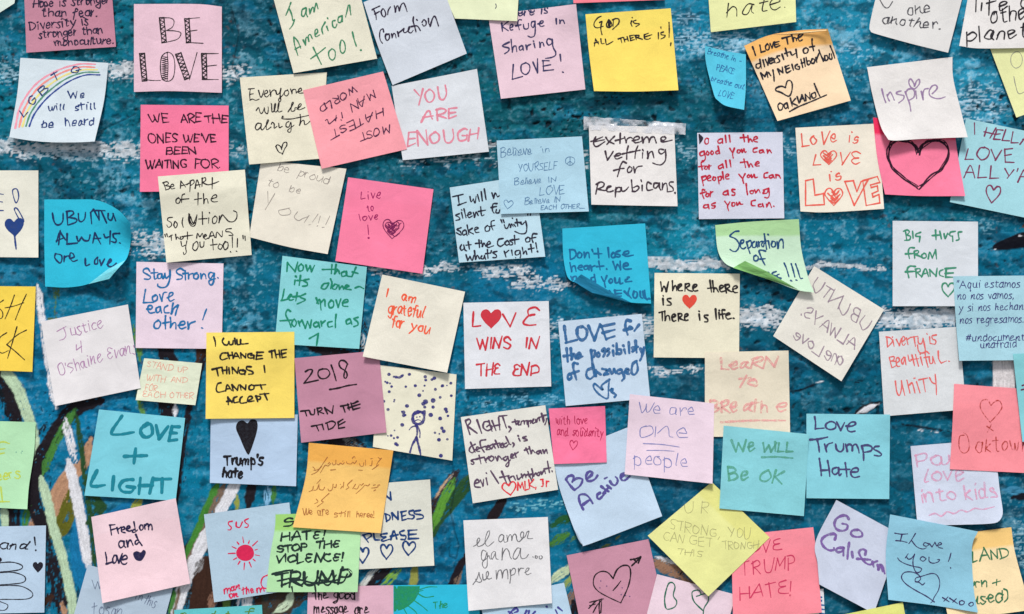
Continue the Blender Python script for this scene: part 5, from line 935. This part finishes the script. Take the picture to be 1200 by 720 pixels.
q = n_("hot pink note with live to love in tiny magenta letters", (254, 130, 164), (408, 208), (508, 222), (495, 321), (393, 306), lift=2.6, ink=(158, 22, 96), w=1.05)
q.t("Live", 423, 234, 446, 232, 9).t("to", 431, 248, 438, 247, 7).t("love", 422, 259, 443, 257, 7).s_([(431, 264), (432, 275)]).dot(432, 279, 1.2).heart(460.5, 269, 25, 22, 4, 's', ink=(120, 24, 84)).heart(460, 267, 16, 13, -4, 's', ink=(120, 24, 84))
q = n_("cream note in faint pencil saying be proud to be you", (230, 225, 210), (306, 188), (406, 198), (384, 298), (292, 278), b=[(340, 290)], lift=2.6, ink=(160, 152, 146), w=.85, dens=.8, var=.15)
q.t("be", 325, 200, 338, 203, 8).t("proud", 349, 206, 384, 216, 9).t("to", 313, 217, 326, 221, 9).t("be", 339, 224, 352, 227, 8).t("Y", 307, 247, 317, 249, 22).t("ou", 325, 250, 358, 262, 15).t("!!!", 362, 263, 382, 267, 13)
q = n_("teal note in green marker saying now that it's done", (138, 212, 218), (331, 300), (430, 313), (421, 409), (322, 403), lift=1.8, ink=(24, 138, 108), w=2.0, wob=.55, cur=.4)
q.tr(325, 300, 6.245, "75,50 70,115|78,55 130,115*|130,115 150,45|175,60 155,80 160,110 185,105 190,75 170,60|210,70 220,110*|220,110 240,75*|240,75 250,115*|250,115 272,70|330,100 440,98|400,65 395,130|430,65 420,130*|420,130 445,105 455,130|490,115 470,125 475,150 500,145|505,115 510,145 540,152|575,85 560,120 545,152|550,118 590,128|130,180 125,210|135,150 140,155|170,145 160,215|145,180 200,180|230,170 195,180 220,200 215,218 185,222|375,200 340,205 322,235 350,242 375,210|390,170 400,200 390,240|420,210 400,235 425,245 440,215 420,205|450,215 455,245*|455,245 475,220 485,245|495,235 525,222 505,215 495,240 540,248|570,235 600,225 632,240|50,245 40,300 28,328*|28,328 75,318|75,310 105,290 95,282 80,305 95,325 120,318|145,270 135,330|115,300 165,295|205,278 165,300 205,320 185,335 145,352|285,310 300,350*|290,345 310,320 320,395*|320,340 345,320 350,370|395,325 375,350 385,380 410,370 410,335 390,325|430,325 445,375*|445,375 465,315|475,345 515,335 510,318 485,330 480,365 515,370|95,405 75,395 62,430 85,480 100,520|20,475 110,470|120,465 105,495 125,518 140,490 125,462|155,480 165,515|160,495 180,470*|180,470 205,530*|205,530 220,480*|220,480 240,525*|240,525 250,470|285,485 265,500 275,520 300,510 300,485*|300,490 310,525|320,480 325,515|325,495 350,475|400,480 370,490 375,520 405,515|430,430 425,480 425,525|530,460 505,475 510,500 535,490*|535,465 545,500|590,450 560,460 585,480 590,505 560,518|235,605 300,568*|300,568 285,670|250,668 320,668")
q = n_("pinkish note in blue marker saying stay strong, love each other", (230, 212, 226), (160, 307), (262, 309), (260, 409), (159, 408), lift=1.6, ink=(26, 114, 172), w=2.0, wob=.45, cur=.5)
q.tr(160, 305, 7.58, "118,100 100,75 70,80 60,105 100,130 125,150 110,170 72,168|155,80 160,165 180,160|130,115 190,110|215,120 190,130 190,160 215,160 225,120*|225,125 235,165 250,130*|252,120 262,160 290,140*|298,90 295,170 270,230 225,245 190,230 190,212|425,95 390,75 355,95 365,120 405,140 400,165 360,172|432,95 435,175|415,120 460,115*|460,115 462,165*|462,165 470,130 500,118|535,115 510,130 512,162 540,165 550,135 530,115|570,120 575,165*|575,165 590,125 610,130 618,165|690,118 655,110 640,135 655,165 690,120*|690,120 685,190 665,222 645,205 650,180 700,165|722,156 726,160|80,262 70,320 62,378*|62,378 150,375|170,310 142,330 150,365 180,355 185,320 165,308|205,305 225,365*|225,365 240,295 270,285|275,335 320,310 320,290 295,295 285,340 300,365 335,350|95,435 130,435 140,410 110,405 100,440 120,470 160,465|200,415 175,430 180,465 205,455 212,415*|212,415 222,468|275,405 248,425 250,465 290,468|325,385 315,430 310,475*|310,475 330,430 355,410 372,400 355,450 345,490|195,535 160,560 160,600 195,605 215,560 190,530|258,495 255,555 258,610|235,560 290,550|300,510 305,550 300,600*|300,600 325,560 348,560 350,610|372,580 425,570 425,545 395,550 378,590 400,610 440,595|455,550 460,610*|460,610 475,565 520,545|622,435 605,480 588,530|580,602 590,606")
q = n_("yellow note at the edge with tall slanted black capitals", (250, 212, 84), (-60, 335), (42, 336), (38, 436), (-62, 432), lift=1.6, ink=(32, 28, 30), w=1.2)
q.s_([(4, 352), (-3, 358), (3, 366), (2, 373), (-6, 374)]).s_([(17, 346), (12, 360), (6, 374)]).s_([(31, 345), (24, 360), (18, 375)]).s_([(6, 361), (16, 359), (28, 355)]).s_([(8, 390), (0, 396), (-3, 408), (2, 414), (10, 411)]).s_([(20, 383), (15, 400), (9, 420)]).s_([(31, 387), (20, 393), (8, 404)], w=1.2).s_([(8, 404), (18, 412), (29, 422)])
q = n_("white tilted note in purple pen asking for justice", (226, 224, 226), (48, 377), (150, 357), (165, 455), (65, 476), lv=1, lift=2, ink=(178, 134, 176), w=1.0)
q.t("J", 70, 399, 79, 395, 12).t("ustice", 84, 394, 121, 384, 12).t("4", 91, 416, 98, 412, 12).t("O'Shaine", 70, 442, 120, 424, 14).t("Evans", 126, 421, 160, 414, 13)
q = n_("tiny pale green note asking to stand up with each other", (220, 228, 204), (169, 420), (237, 426), (229, 475), (159, 469), ink=(240, 172, 152), w=.8, dens=.8)
q.t("STAND", 172, 430, 202, 435, 7).t("UP", 208, 436, 219, 437, 6).t("WITH", 171, 446, 193, 448, 7).t("AND", 200, 448, 219, 449, 6).t("FOR", 170, 457, 184, 459, 7).t("EACH", 167, 465, 193, 466, 6).t("OTHER", 199, 466, 226, 467, 6)
q = n_("yellow note about changing the things I cannot accept", (252, 220, 108), (242, 390), (345, 389), (345, 490), (241, 491), lv=2, ink=(36, 32, 36), w=2.0, wob=.45)
q.tr(242, 390, 8.0, "68,40 82,85 85,128|160,55 148,80 165,110 195,115 210,85*|210,85 220,112 245,108 250,75*|265,55 270,110|285,65 290,110 320,110*|320,65 325,105 390,102|185,190 145,195 128,230 145,255 195,240|200,190 215,245*|240,185 250,240|205,215 245,210|250,240 275,190 310,240|255,222 300,222|320,190 325,240*|320,190 365,235*|365,235 370,195|425,195 390,205 395,235 440,235 440,210*|415,215 445,212 445,250|475,185 465,250*|465,250 525,242|475,185 535,183|470,215 520,215|590,178 640,165|610,170 615,235|640,165 655,238|680,165 690,235|655,205 690,200|700,175 710,235*|700,165 750,158|705,200 745,190|710,235 745,228|55,345 135,325|95,335 110,405|145,325 155,385*|190,320 190,385|150,355 195,350|210,330 215,385|240,325 245,385*|240,325 290,380*|290,380 300,325|345,350 310,355 315,385 355,385 360,355*|340,358 365,358 360,395|420,320 380,320 380,345 430,365 435,385 395,390|540,310 548,372|135,470 105,480 92,530 110,558 175,545|180,545 195,490 235,540*|185,528 225,525|240,490 250,545*|240,490 290,540*|290,540 300,490|315,490 325,540*|315,490 365,535*|365,535 370,490|420,490 400,505 405,535 440,530 445,500 420,488|455,495 555,488|505,490 520,530|200,605 205,675|200,605 240,655|190,645 250,640|285,600 255,615 260,655 300,650|335,600 315,620 320,660 375,655|385,640 430,615 415,595 390,610 390,645 445,640|465,595 480,645|460,595 505,600 500,625 475,625|500,578 585,570|545,575 570,630")
q = n_("light blue note with a long black filled heart", (178, 202, 228), (247, 488), (349, 486), (347, 570), (246, 566), ink=(20, 16, 24), w=2.5, wob=.5)
q.fill([(280, 494), (285, 493), (290, 496), (294, 492), (300, 492.5), (302, 499), (300, 510), (294, 528), (291, 533), (287, 527), (281, 513), (277, 504), (277, 498)], part="heart_drawing").t("Trump's", 263, 545, 308, 545, 11).t("hate", 261, 559, 284, 560, 10)
q = n_("aqua note with love plus light in thick teal brush letters", (124, 206, 222), (116, 480), (217, 490), (206, 587), (99, 581), ink=(20, 134, 154), w=4.0, lift=1.5, dens=.92, var=.1, wob=.3)
q.t("L", 133, 510, 157, 510, 20).t("OVE", 164, 513, 209, 516, 16).s_([(146, 535), (172, 534)]).s_([(159, 526), (157, 543)]).t("L", 108, 570, 123, 571, 17).t("I", 130, 575, 133, 575, 17).t("GHT", 139, 578, 199, 579, 17)
q = n_("light pink tilted note in navy pen about freedom", (238, 208, 216), (107, 606), (206, 584), (223, 684), (120, 707), lv=1, lift=3, ink=(32, 32, 72), w=1.9, cur=.3)
q.tr(115, 610, 11.08, "155,65 175,190|150,62 220,55|165,125 235,105|245,95 265,170*|255,120 300,85|310,125 345,110 335,85 305,100 305,145 350,160|370,110 410,95 400,70 375,85 370,125 415,140 430,125|465,20 485,130|480,115 450,130 450,155 485,150 510,125|555,60 538,90 555,128 585,105 575,62 550,58|600,55 610,115*|605,75 635,45 655,65 655,120*|655,75 685,50 700,80 702,122|325,270 285,270 268,310 290,355 330,330 335,275*|335,275 340,330 360,352|370,265 385,340*|385,340 395,280 420,255 440,290 455,325|520,255 490,265 480,295 500,310 530,280*|490,185 525,260 570,325|95,415 110,500 108,570*|108,565 185,540|210,455 190,500 200,555 235,530 240,460 215,450*|240,460 270,550*|270,550 315,430|320,510 375,495 365,455 330,465 300,510 310,560 350,570 375,550")
q.fill([(156, 649), (160, 646), (165, 647.5), (168, 644.5), (171, 647), (169, 653), (165, 657.5), (159, 656)], part="heart_drawing")
q = n_("dusty blue note in pencil under the pink freedom note", (176, 196, 214), (103, 662), (203, 688), (176, 790), (75, 762), ink=(112, 126, 152), w=.9, dens=.85)
q.t("W", 108, 690, 119, 689, 12).t("th", 158, 702, 166, 704, 9).t("this", 169, 707, 181, 712, 10).t("tosan", 109, 720, 142, 722, 13)
q = n_("mint green note at the edge with yellow-green writing", (178, 226, 182), (-60, 492), (42, 495), (32, 597), (-70, 592), r=[(40, 530), (34, 570)], lift=2.8, ink=(198, 218, 92), w=1.8, dens=.85)
q.s_([(-5, 520), (4, 518), (11, 520)]).s_([(-4, 527), (6, 526)]).s_([(-5, 533), (5, 531)]).t("eers", -4, 564, 24, 560, 11).s_([(1, 571), (3, 588)]).s_([(-4, 588), (11, 588)]).dot(19, 530, .6, ink=(60, 140, 140)).dot(26, 529, .6, ink=(60, 140, 140)).dot(25, 531, .5, ink=(60, 140, 140))
q = n_("light blue note at the edge with a looping black scribble", (182, 206, 228), (-48, 618), (54, 616), (52, 718), (-48, 720), lift=2, ink=(28, 26, 40), w=1.7)
q.t("and", 0, 643, 31, 644, 9).s_([(40.5, 630), (41.5, 639)]).dot(42, 645, 1.1).s_([(-4, 660), (14, 659), (26, 663), (22, 668), (-2, 671), (16, 671), (29, 676), (26, 683), (-2, 686), (24, 687), (38, 695), (32, 702), (-2, 703), (9, 709), (6, 715), (-4, 715)], w=1.3).heart(44.5, 665, 11, 11, 0, 'f').dot(-1, 656, 3)
q = n_("light blue note with a crimson sun drawing and red words", (176, 202, 220), (239, 603), (339, 589), (352, 690), (251, 706), lift=2, ink=(214, 36, 84), w=1.7)
q.s_([(272, 611), (268, 612), (268, 615), (271, 618), (270, 621), (267, 621)]).s_([(277, 612), (277, 617), (281, 618), (284, 612)]).s_([(291, 608), (287, 610), (288, 613), (291, 615), (290, 618), (287, 618)]).dot(287.5, 648, 9.6, part="sun_drawing").dot(287, 647.6, 9.0, part="sun_drawing")
for k, (r0, r1) in enumerate([(12, 17), (12, 15), (12, 18), (12, 20), (12, 16), (12, 16), (12, 20), (12, 17), (13, 16), (12, 19), (12, 15), (12, 20), (12, 15)]):
    a = k * 6.283 / 13 + .2; q.s_([(287.5 + r0 * math.cos(a), 648 + r0 * math.sin(a)), (287.5 + r1 * math.cos(a), 648 + r1 * math.sin(a))], w=1.3, part="sun_drawing")
q.t("man", 263, 696, 281, 690, 7, w=1.6).t("on", 269, 701, 279, 699, 6, w=1.8).t("the", 284, 697, 297, 695, 8, w=1.6).t("m", 301, 695, 310, 693, 7, w=1.9).s_([(314, 674), (308, 677), (306, 684), (309, 689), (315, 690)], w=1.4)
q = n_("green note saying stop the violence with scribbled-over name", (178, 226, 172), (323, 603), (424, 600), (419, 694), (312, 694), l=[(322, 620), (316, 655)], lv=1, lift=2, band=(160, 214, 120), ink=(28, 48, 46), w=2.2, wob=.5)
q.t("S", 333, 618, 341, 616, 9).t("HATE!", 330, 634, 380, 631, 9).t("STOP", 325, 648, 360, 645, 8).t("THE", 370, 643, 397, 641, 8).t("VIOLENCE!", 323, 660, 402, 657, 9).dot(401.5, 665, 1.6)
q.t("TRUMP", 322, 688, 408, 684, 15, w=3.0)
for a in [[(319, 673), (330, 670), (343, 668)], [(325, 681), (345, 678), (368, 683), (396, 680)], [(330, 686), (350, 680), (372, 684), (398, 679)], [(338, 678), (352, 686), (360, 676)], [(372, 676), (384, 686), (394, 674)], [(342, 688), (343, 694)], [(369, 686), (370, 693)], [(378, 680), (400, 683), (407, 673)]]: q.s_(a, w=2.2)
q = n_("orange note with thin Persian script above one English line", (253, 200, 116), (362, 519), (461, 528), (446, 625), (343, 618), l=[(358, 560)], lv=3, lift=3, band=(252, 182, 88), ink=(176, 112, 62), w=.95, dens=.9)
f65 = lambda P: [(340 + x / 6.55, 515 + y / 6.55) for x, y in P]
for P in [[(700, 145), (672, 180), (660, 212)], [(690, 150), (676, 140)], [(680, 195), (655, 215), (630, 232)], [(630, 165), (625, 200), (612, 202)], [(618, 150), (632, 146)], [(578, 160), (580, 200)], [(566, 180), (560, 205), (540, 205), (532, 185)], [(525, 236), (555, 238)], [(510, 165), (495, 185), (480, 175), (470, 188), (440, 186), (432, 172)], [(478, 145), (492, 132), (500, 145)], [(415, 180), (402, 192), (388, 182), (372, 196), (358, 188)], [(404, 168), (408, 165)],
          [(352, 160), (348, 190), (330, 196), (325, 180)], [(312, 236), (350, 232)], [(312, 186), (290, 205), (268, 200), (232, 258)], [(302, 178), (290, 190)], [(286, 138), (250, 190), (230, 222), (190, 240)], [(240, 205), (205, 250), (165, 270)], [(175, 212), (192, 230), (182, 238)],
          [(688, 350), (672, 352), (676, 362), (660, 370), (625, 374)], [(640, 352), (655, 348)], [(655, 388), (642, 396)], [(610, 345), (596, 358), (575, 352), (548, 380), (505, 418)], [(562, 340), (548, 352), (535, 345)], [(530, 352), (515, 380), (492, 378)], [(502, 345), (480, 380)], [(478, 312), (440, 350), (452, 368), (430, 384)], [(412, 330), (408, 372)], [(400, 362), (388, 378)], [(385, 345), (388, 348)], [(355, 345), (350, 370), (335, 366)], [(330, 345), (322, 385), (300, 396), (290, 380)],
          [(265, 368), (252, 388), (225, 382), (222, 340)], [(232, 310), (205, 340)], [(222, 345), (205, 385), (180, 392)], [(178, 360), (172, 388), (145, 402)], [(298, 416), (240, 470), (255, 480), (208, 518)], [(200, 458), (214, 478), (188, 494)]]:
    q.s_(f65(P))
q.t("We", 355, 604, 366, 603, 8).t("are", 372, 604, 385, 604, 9).t("still", 392, 606, 411, 606, 7).t("heree!", 418, 606, 439, 607, 7)
q = n_("pale grey-green note saying kindness please above three navy hearts", (218, 220, 208), (400, 570), (504, 562), (509, 663), (408, 668), ink=(22, 62, 120), w=2.1)
q.tr(415, 560, 7.2, "255,140 310,185*|310,185 305,120|265,310 275,370*|262,305 300,320 300,350 270,370|320,300 325,355*|320,300 370,350*|370,350 370,285|400,295 405,360*|395,290 440,280|405,325 435,315|405,360 440,350|500,275 465,285 470,310 505,320 495,345 450,345|560,275 510,285 515,305 575,315 580,340 530,350|80,490 120,545*|75,485 130,470 145,490 105,520|165,475 175,520 215,525*|275,470 225,480 240,500 270,500 230,525 245,535 295,520|310,520 335,450 360,515|310,495 370,480|420,445 385,460 400,485 435,490 430,520 395,520|460,450 460,515*|455,445 530,440|460,480 525,475|460,515 545,512")
q.heart(425,651,14,18,0).heart(453,647,14,17,0).heart(479,643,15,16,4)
q = n_("dusty pink note in black pen about the good message", (222, 178, 196), (361, 688), (461, 686), (464, 788), (358, 790), lv=0, ink=(34, 26, 34), w=1.6)
q.t("the", 368, 703, 384, 702, 11).t("good", 391, 702, 416, 703, 11).t("message", 368, 719, 407, 719, 11).t("are", 416, 720, 432, 719, 11)
q = n_("bright cyan note with a green scribbled half sun", (44, 184, 216), (461, 686), (562, 685), (562, 786), (461, 786), ink=(36, 150, 96), w=2.2, dens=.85, var=.15)
q.fill([(461.4, 687), (492, 687), (491, 695), (486, 704), (478, 711), (470, 715), (461.4, 717)], part="sun_drawing", smooth=False)
for a in [[(492, 691), (502, 688), (512, 688)], [(490, 696), (498, 700), (508, 699)], [(484, 703), (494, 710), (501, 716)], [(478, 710), (486, 716), (490, 722)], [(473, 713), (478, 722)], [(491, 693), (496, 692)]]: q.s_(a, w=1.2, part="sun_drawing")
q.t("The", 508, 713, 524, 712, 7, w=1.2)
q = n_("white note in grey pencil saying el amor gana siempre", (226, 226, 228), (543, 610), (642, 606), (647, 707), (549, 716), lv=1, lift=2.2, ink=(110, 110, 114), w=1.1, dens=.92, cur=.95)
q.tr(540, 605, 8.0, "120,283 150,265 178,225 172,205 158,215 152,250 160,282 185,280 215,262 255,200 270,160 268,138 250,150 232,200 228,245 240,275 262,280 310,240|402,185 385,172 362,190 355,225 370,242 392,225 405,180 402,215 410,245 432,240|432,180 438,235*|438,235 445,200 462,172 475,190 478,225*|478,225 485,190 505,168 520,185 525,220 545,240 580,205 590,160 572,148 560,175 570,205 600,195 620,150*|620,150 640,140 632,170 625,205 650,212 675,208|235,330 205,320 192,370 200,410 225,405 245,340 248,420 245,470 225,488 205,465 205,430 240,400 262,370 275,400 300,395 325,340 310,332 290,350 285,390 300,408|325,340 330,395 350,405|392,300 388,350 386,410*|386,410 395,350 425,305 450,330 462,380 475,400|548,300 530,300 500,345 490,390 515,402 545,360 562,300 560,370 575,398 610,390 635,358|676,382 680,384|700,372 698,390 712,395 720,378 705,372|735,375 738,398 755,400 765,380 750,370|115,640 150,590 170,530*|170,530 178,570 195,605 180,620 150,612 138,590|205,545 210,595 235,590 258,550 255,520 240,530 240,570 262,590 290,580|330,510 335,590*|335,590 350,520 375,505 385,540 388,580*|388,580 400,520 430,500 440,540 442,588|462,500 468,560 460,628|462,530 490,490 512,500 505,540 475,555|540,490 545,555|542,520 560,490 590,490|600,530 630,510 640,488 620,490 608,520 620,550 660,535")
q = n_("light blue note in purple marks peeking out under white pencil note", (182, 210, 230), (562, 704), (661, 683), (684, 780), (584, 800), ink=(72, 70, 150), w=2.2)
for a in [[(596, 717), (601, 719)], [(604, 713), (600, 716), (597, 720)], [(605, 712), (607, 716), (603, 718)], [(617, 716), (614, 722)], [(620, 716), (619, 722)], [(627, 717), (622, 722)], [(654, 712), (659, 716)], [(651, 715), (653, 719)], [(640.5, 711), (641, 711.6)]]: q.s_(a)
q = n_("mauve note with a black heart pierced by an arrow", (196, 142, 162), (664, 651), (760, 632), (782, 730), (683, 745), lift=2.4, ink=(28, 22, 28), w=1.6)
q.s_([(718.5, 678), (712, 671), (704, 670), (697, 675), (695.5, 685), (701, 693), (713, 700), (727, 706.5)], part="heart_drawing").s_([(718.5, 678), (723, 668), (730, 663), (737, 664), (739, 673), (736, 688), (727.5, 706.5)], part="heart_drawing").s_([(718.5, 692), (723, 687), (727.5, 681)], part="heart_drawing")
q.s_([(740.5, 663), (750, 654)]).s_([(739, 656), (745, 655), (750.5, 653)], w=2).s_([(750.5, 653), (748, 660)], w=2).s_([(743, 655.5), (746, 659)], w=1.8).s_([(703, 703), (702, 712), (703, 724)]).s_([(690, 713), (698, 705), (705, 702)], w=1.3).s_([(691, 706), (699, 704), (707, 702)], w=1.3).s_([(695, 718), (700, 709), (705, 704)], w=1.3).s_([(691, 710), (698, 708)], w=1.2).s_([(704, 718), (705, 706)], w=1.2)
for x, y in [(704, 681), (711, 687), (703, 689), (729, 689), (733, 698), (738, 699), (728, 697)]: q.dot(x, y, .7, ink=(90, 70, 120))
q = n_("pinkish white note with dark green outline letters at the bottom", (228, 206, 218), (770, 673), (862, 697), (836, 795), (745, 770), ink=(24, 106, 82), w=1.6)
q.s_([(780, 712), (779, 700), (783, 685), (788, 683), (791, 688), (789, 698), (793, 705), (791, 711), (784, 714)], closed=True).s_([(824, 716), (814, 706), (811, 698), (812, 693), (819, 692), (821, 697), (816, 699)]).s_([(821, 697), (829, 696), (830, 704), (825, 713), (824, 722)])
q = n_("pale yellow diamond-turned note saying strong in olive pencil", (230, 232, 156), (834, 565), (902, 630), (830, 699), (759, 628), lv=1, lift=3.2, band=(226, 226, 140), ink=(184, 182, 130), w=.8, dens=.7)
q.t("U R", 803, 601, 830, 601, 12).t("STRONG,", 784, 620, 843, 631, 11).t("YOU", 854, 629, 878, 631, 12).t("CAN", 777, 633, 802, 637, 10).t("GET", 808, 638, 835, 642, 11).t("TRONGH", 847, 644, 889, 643, 9).t("THIS", 793, 649, 822, 653, 7)
q = n_("coral pink note against hate in thin magenta capitals", (255, 142, 156), (857, 628), (953, 618), (963, 718), (859, 728), r=[(958, 660)], ink=(206, 54, 96), w=1.25, lift=1.8)
q.t("LO", 872, 648, 889, 647, 13).t("VE", 893, 647, 915, 645, 14).t("TRUMP", 869, 673, 931, 667, 16).t("HATE!", 867, 703, 927, 697, 16)
q = n_("lavender grey note greeting a state in thick purple marker", (198, 207, 226), (980, 586), (1056, 627), (1024, 719), (960, 685), l=[(956, 634), (958, 660)], lift=4, ink=(126, 96, 166), w=3.0, dens=.85, var=.2)
q.tr(955, 600, 9.0, "355,75 335,45 285,40 225,75 205,130 225,180 275,200 325,190 345,160 335,135 290,125|450,190 400,195 378,225 400,255 450,265 495,255 495,220 470,195 440,185|210,290 220,250 195,232 130,245 80,280 68,320 95,370 150,405 200,400 200,380|300,380 250,380 222,400 240,425 285,415 305,380*|300,385 300,460|360,325 350,400 342,495|390,425 398,480|530,450 535,410 500,395 465,420 480,470 525,530 570,555 605,550|445,495 520,500 585,505|605,525 620,580|605,540 655,520|660,560 670,610*|670,605 685,555 700,580 715,625|700,560 720,600 735,650")
q = n_("sky blue note saying I love you with a looping heart", (142, 198, 220), (1043, 603), (1146, 623), (1146, 718), (1041, 703), r=[(1139, 642), (1141, 690)], b=[(1090, 709)], l=[(1038, 650)], lv=1, lift=3.5, ctr=3, ink=(58, 46, 96), w=1.25, cur=.7)
q.tr(1040, 615, 7.2, "62,72 115,80 170,78|122,82 108,140|70,135 115,138 165,150|235,75 205,125 180,160|200,130 245,185 295,205 328,195|345,160 315,152 303,170 325,182 348,168 330,155|355,162 375,188*|375,188 400,150*|400,150 415,180|420,175 455,165 445,150 425,165 430,190 465,200|150,280 175,245|160,270 175,290 200,285 228,250*|228,250 215,300 218,350 240,400 270,400 288,375 265,360 220,352 150,330 105,305 85,280|325,285 295,270 275,290 300,308 325,290|350,275 352,310 385,325 425,315 440,295 420,295|535,240 525,280 512,312|532,365 534,367|395,652 330,605 230,550 150,495 118,445 140,405 195,398 250,415 280,450 260,480 235,478 240,450 290,435 370,412 415,425 440,480 430,550 395,610 380,645 365,660|235,480 270,490 295,508 313,492|465,615 520,650|510,610 475,645|525,620 590,665|580,625 550,655|630,640 608,650 612,675 640,672 648,650 625,640|705,655 685,672 700,688 722,678 720,658 700,655")
q = n_("peach note behind the sky blue one with green capitals", (250, 224, 178), (1090, 630), (1185, 618), (1208, 715), (1112, 728), r=[(1190, 650)], lift=2, band=(248, 206, 130), ink=(56, 120, 84), w=1.7)
q.t("LAND", 1139, 659, 1182, 653, 13).t("orn", 1134, 690, 1157, 687, 10).t("+", 1163, 688, 1172, 686, 11).t("used)", 1138, 709, 1180, 704, 12)
n_("yellow green note tip at the bottom below the lavender one", (222, 226, 130), (980, 722), (1058, 706), (1075, 800), (996, 816))
q = n_("white slip with short blue bars beside the coral note", (222, 226, 232), (868, 700), (965, 690), (970, 790), (875, 795), lv=-1, base=1.4, lift=.5, ink=(34, 110, 170), w=2.2)
for y in (700, 704, 709, 714, 719): q.s_([(961, y), (966, y + .5)])
q = n_("teal strip of a note along the bottom with olive writing", (98, 194, 200), (204, 715), (307, 709), (312, 810), (209, 815), ink=(92, 140, 60), w=1.4)
q.t("Tl", 212, 728, 218, 728, 9).t("d", 246, 725, 250, 725, 9).t("t", 265, 725, 270, 725, 9).t("f", 288, 722, 297, 722, 9)

# let every sheet rest on whatever lies beneath it: it bends over the edges below and springs back slowly
HM_S, HM_X, HM_Y = 1.5, -130, -110
HM = np.full((int(960 / HM_S), int(1460 / HM_S)), 1.25)
def hm_ix(x, y):
    return np.clip(((y - HM_Y) / HM_S).astype(int), 0, HM.shape[0] - 1), np.clip(((x - HM_X) / HM_S).astype(int), 0, HM.shape[1] - 1)
for nt_ in sorted(ALL_NOTES, key=lambda a: (a.lv, a.seed)):
    g = nt_.grid.reshape(-1, 2); hh = nt_.hg.reshape(-1)
    need = np.zeros(len(g))
    for dx in (-3, 0, 3):
        for dy in (-3, 0, 3):
            i, j = hm_ix(g[:, 0] + dx, g[:, 1] + dy)
            need = np.maximum(need, HM[i, j] + .38 - hh)
    need = np.maximum(need, 0)
    dist = np.hypot(g[:, None, 0] - g[None, :, 0], g[:, None, 1] - g[None, :, 1])
    up_ = (need[None, :] - .085 * dist).max(1)
    sm = np.exp(-(dist / 7.0) ** 2); sm /= sm.sum(1, keepdims=True)
    up_ = np.maximum(sm @ np.maximum(up_, 0), need)
    nt_.hg = (hh + up_).reshape(nt_.hg.shape)
    m = 110; uu, vv = np.meshgrid(np.linspace(0, 1, m), np.linspace(0, 1, m)); uu = uu.ravel(); vv = vv.ravel()
    uc, vc = uu * NG, vv * NG; i = np.minimum(vc.astype(int), NG - 1); j = np.minimum(uc.astype(int), NG - 1); a = (uc - j)[:, None]; b = (vc - i)[:, None]; G = nt_.grid
    P = G[i, j] * (1 - a) * (1 - b) + G[i, j + 1] * a * (1 - b) + G[i + 1, j] * (1 - a) * b + G[i + 1, j + 1] * a * b
    hv = nt_.hat(uu, vv); ii, jj = hm_ix(P[:, 0], P[:, 1])
    HM[ii, jj] = np.maximum(HM[ii, jj], hv)
for nt_ in ALL_NOTES: nt_.build()

# ------------------------------------------------------------------ clear tape over the top of the white note
def tape():
    root = bpy.data.objects.new("clear_tape", None); link(root)
    root["label"] = "crinkled strip of clear tape across the top of the extreme vetting note"; root["category"] = "tape"
    nx, ny = 60, 9
    u, v = np.meshgrid(np.linspace(0, 1, nx), np.linspace(0, 1, ny))
    tl, tr, br, bl = [np.array(a, float) for a in ((684, 136.5), (804, 145), (803, 158), (684, 152))]
    P = tl * ((1 - u) * (1 - v))[..., None] + tr * (u * (1 - v))[..., None] + br * (u * v)[..., None] + bl * ((1 - u) * v)[..., None]
    P = P + np.stack([u * 0 + .8 * perlin(v * 6, u * 0 + 3, 5) * (np.abs(u - .5) > .48), 1.1 * perlin(u * 14, v * 0, 9)], -1)
    x, y = P[..., 0], P[..., 1]
    over_note = (x > 688) & (x < 792) & (y > 146)
    tu, tv = EXTREME.uvof(P.reshape(-1, 2)); eh = EXTREME.hat(tu, tv).reshape(x.shape)
    hh = np.where(over_note, eh + .25, 1.7) + .55 * np.abs(perlin(u * 16, v * 3, 3)) + .35 * perlin(u * 30, v * 6, 4)
    hh = np.maximum(hh, np.where(over_note, eh + .2, 1.4))
    V = EXTREME.w3(P.reshape(-1, 2), hh.ravel())
    root.location = V[0].tolist(); V = V - V[0]
    F = []
    for i in range(ny - 1):
        for j in range(nx - 1):
            a = i * nx + j; F.append((a, a + nx, a + nx + 1, a + 1))
    n0 = len(V); V = np.vstack([V, V + [0, .00005, 0]]); F += [tuple(k + n0 for k in f[::-1]) for f in F]
    m = bpy.data.materials.new("tape_film"); m.use_nodes = True
    nt = m.node_tree; Nn = nt.nodes; L = nt.links; b = Nn["Principled BSDF"]
    b.inputs["Base Color"].default_value = (.86, .89, .95, 1); b.inputs["Roughness"].default_value = .12; b.inputs["Specular IOR Level"].default_value = 1.0
    tc = Nn.new("ShaderNodeTexCoord"); nz = Nn.new("ShaderNodeTexNoise"); nz.inputs["Scale"].default_value = 75; nz.inputs["Detail"].default_value = 4
    L.new(tc.outputs["Object"], nz.inputs["Vector"])
    mr = Nn.new("ShaderNodeMapRange"); mr.inputs[1].default_value = .42; mr.inputs[2].default_value = .58; mr.inputs[3].default_value = .04; mr.inputs[4].default_value = .48
    L.new(nz.outputs[0], mr.inputs[0]); L.new(mr.outputs[0], b.inputs["Alpha"])
    mesh_obj("film", V, F, m, root)
tape()
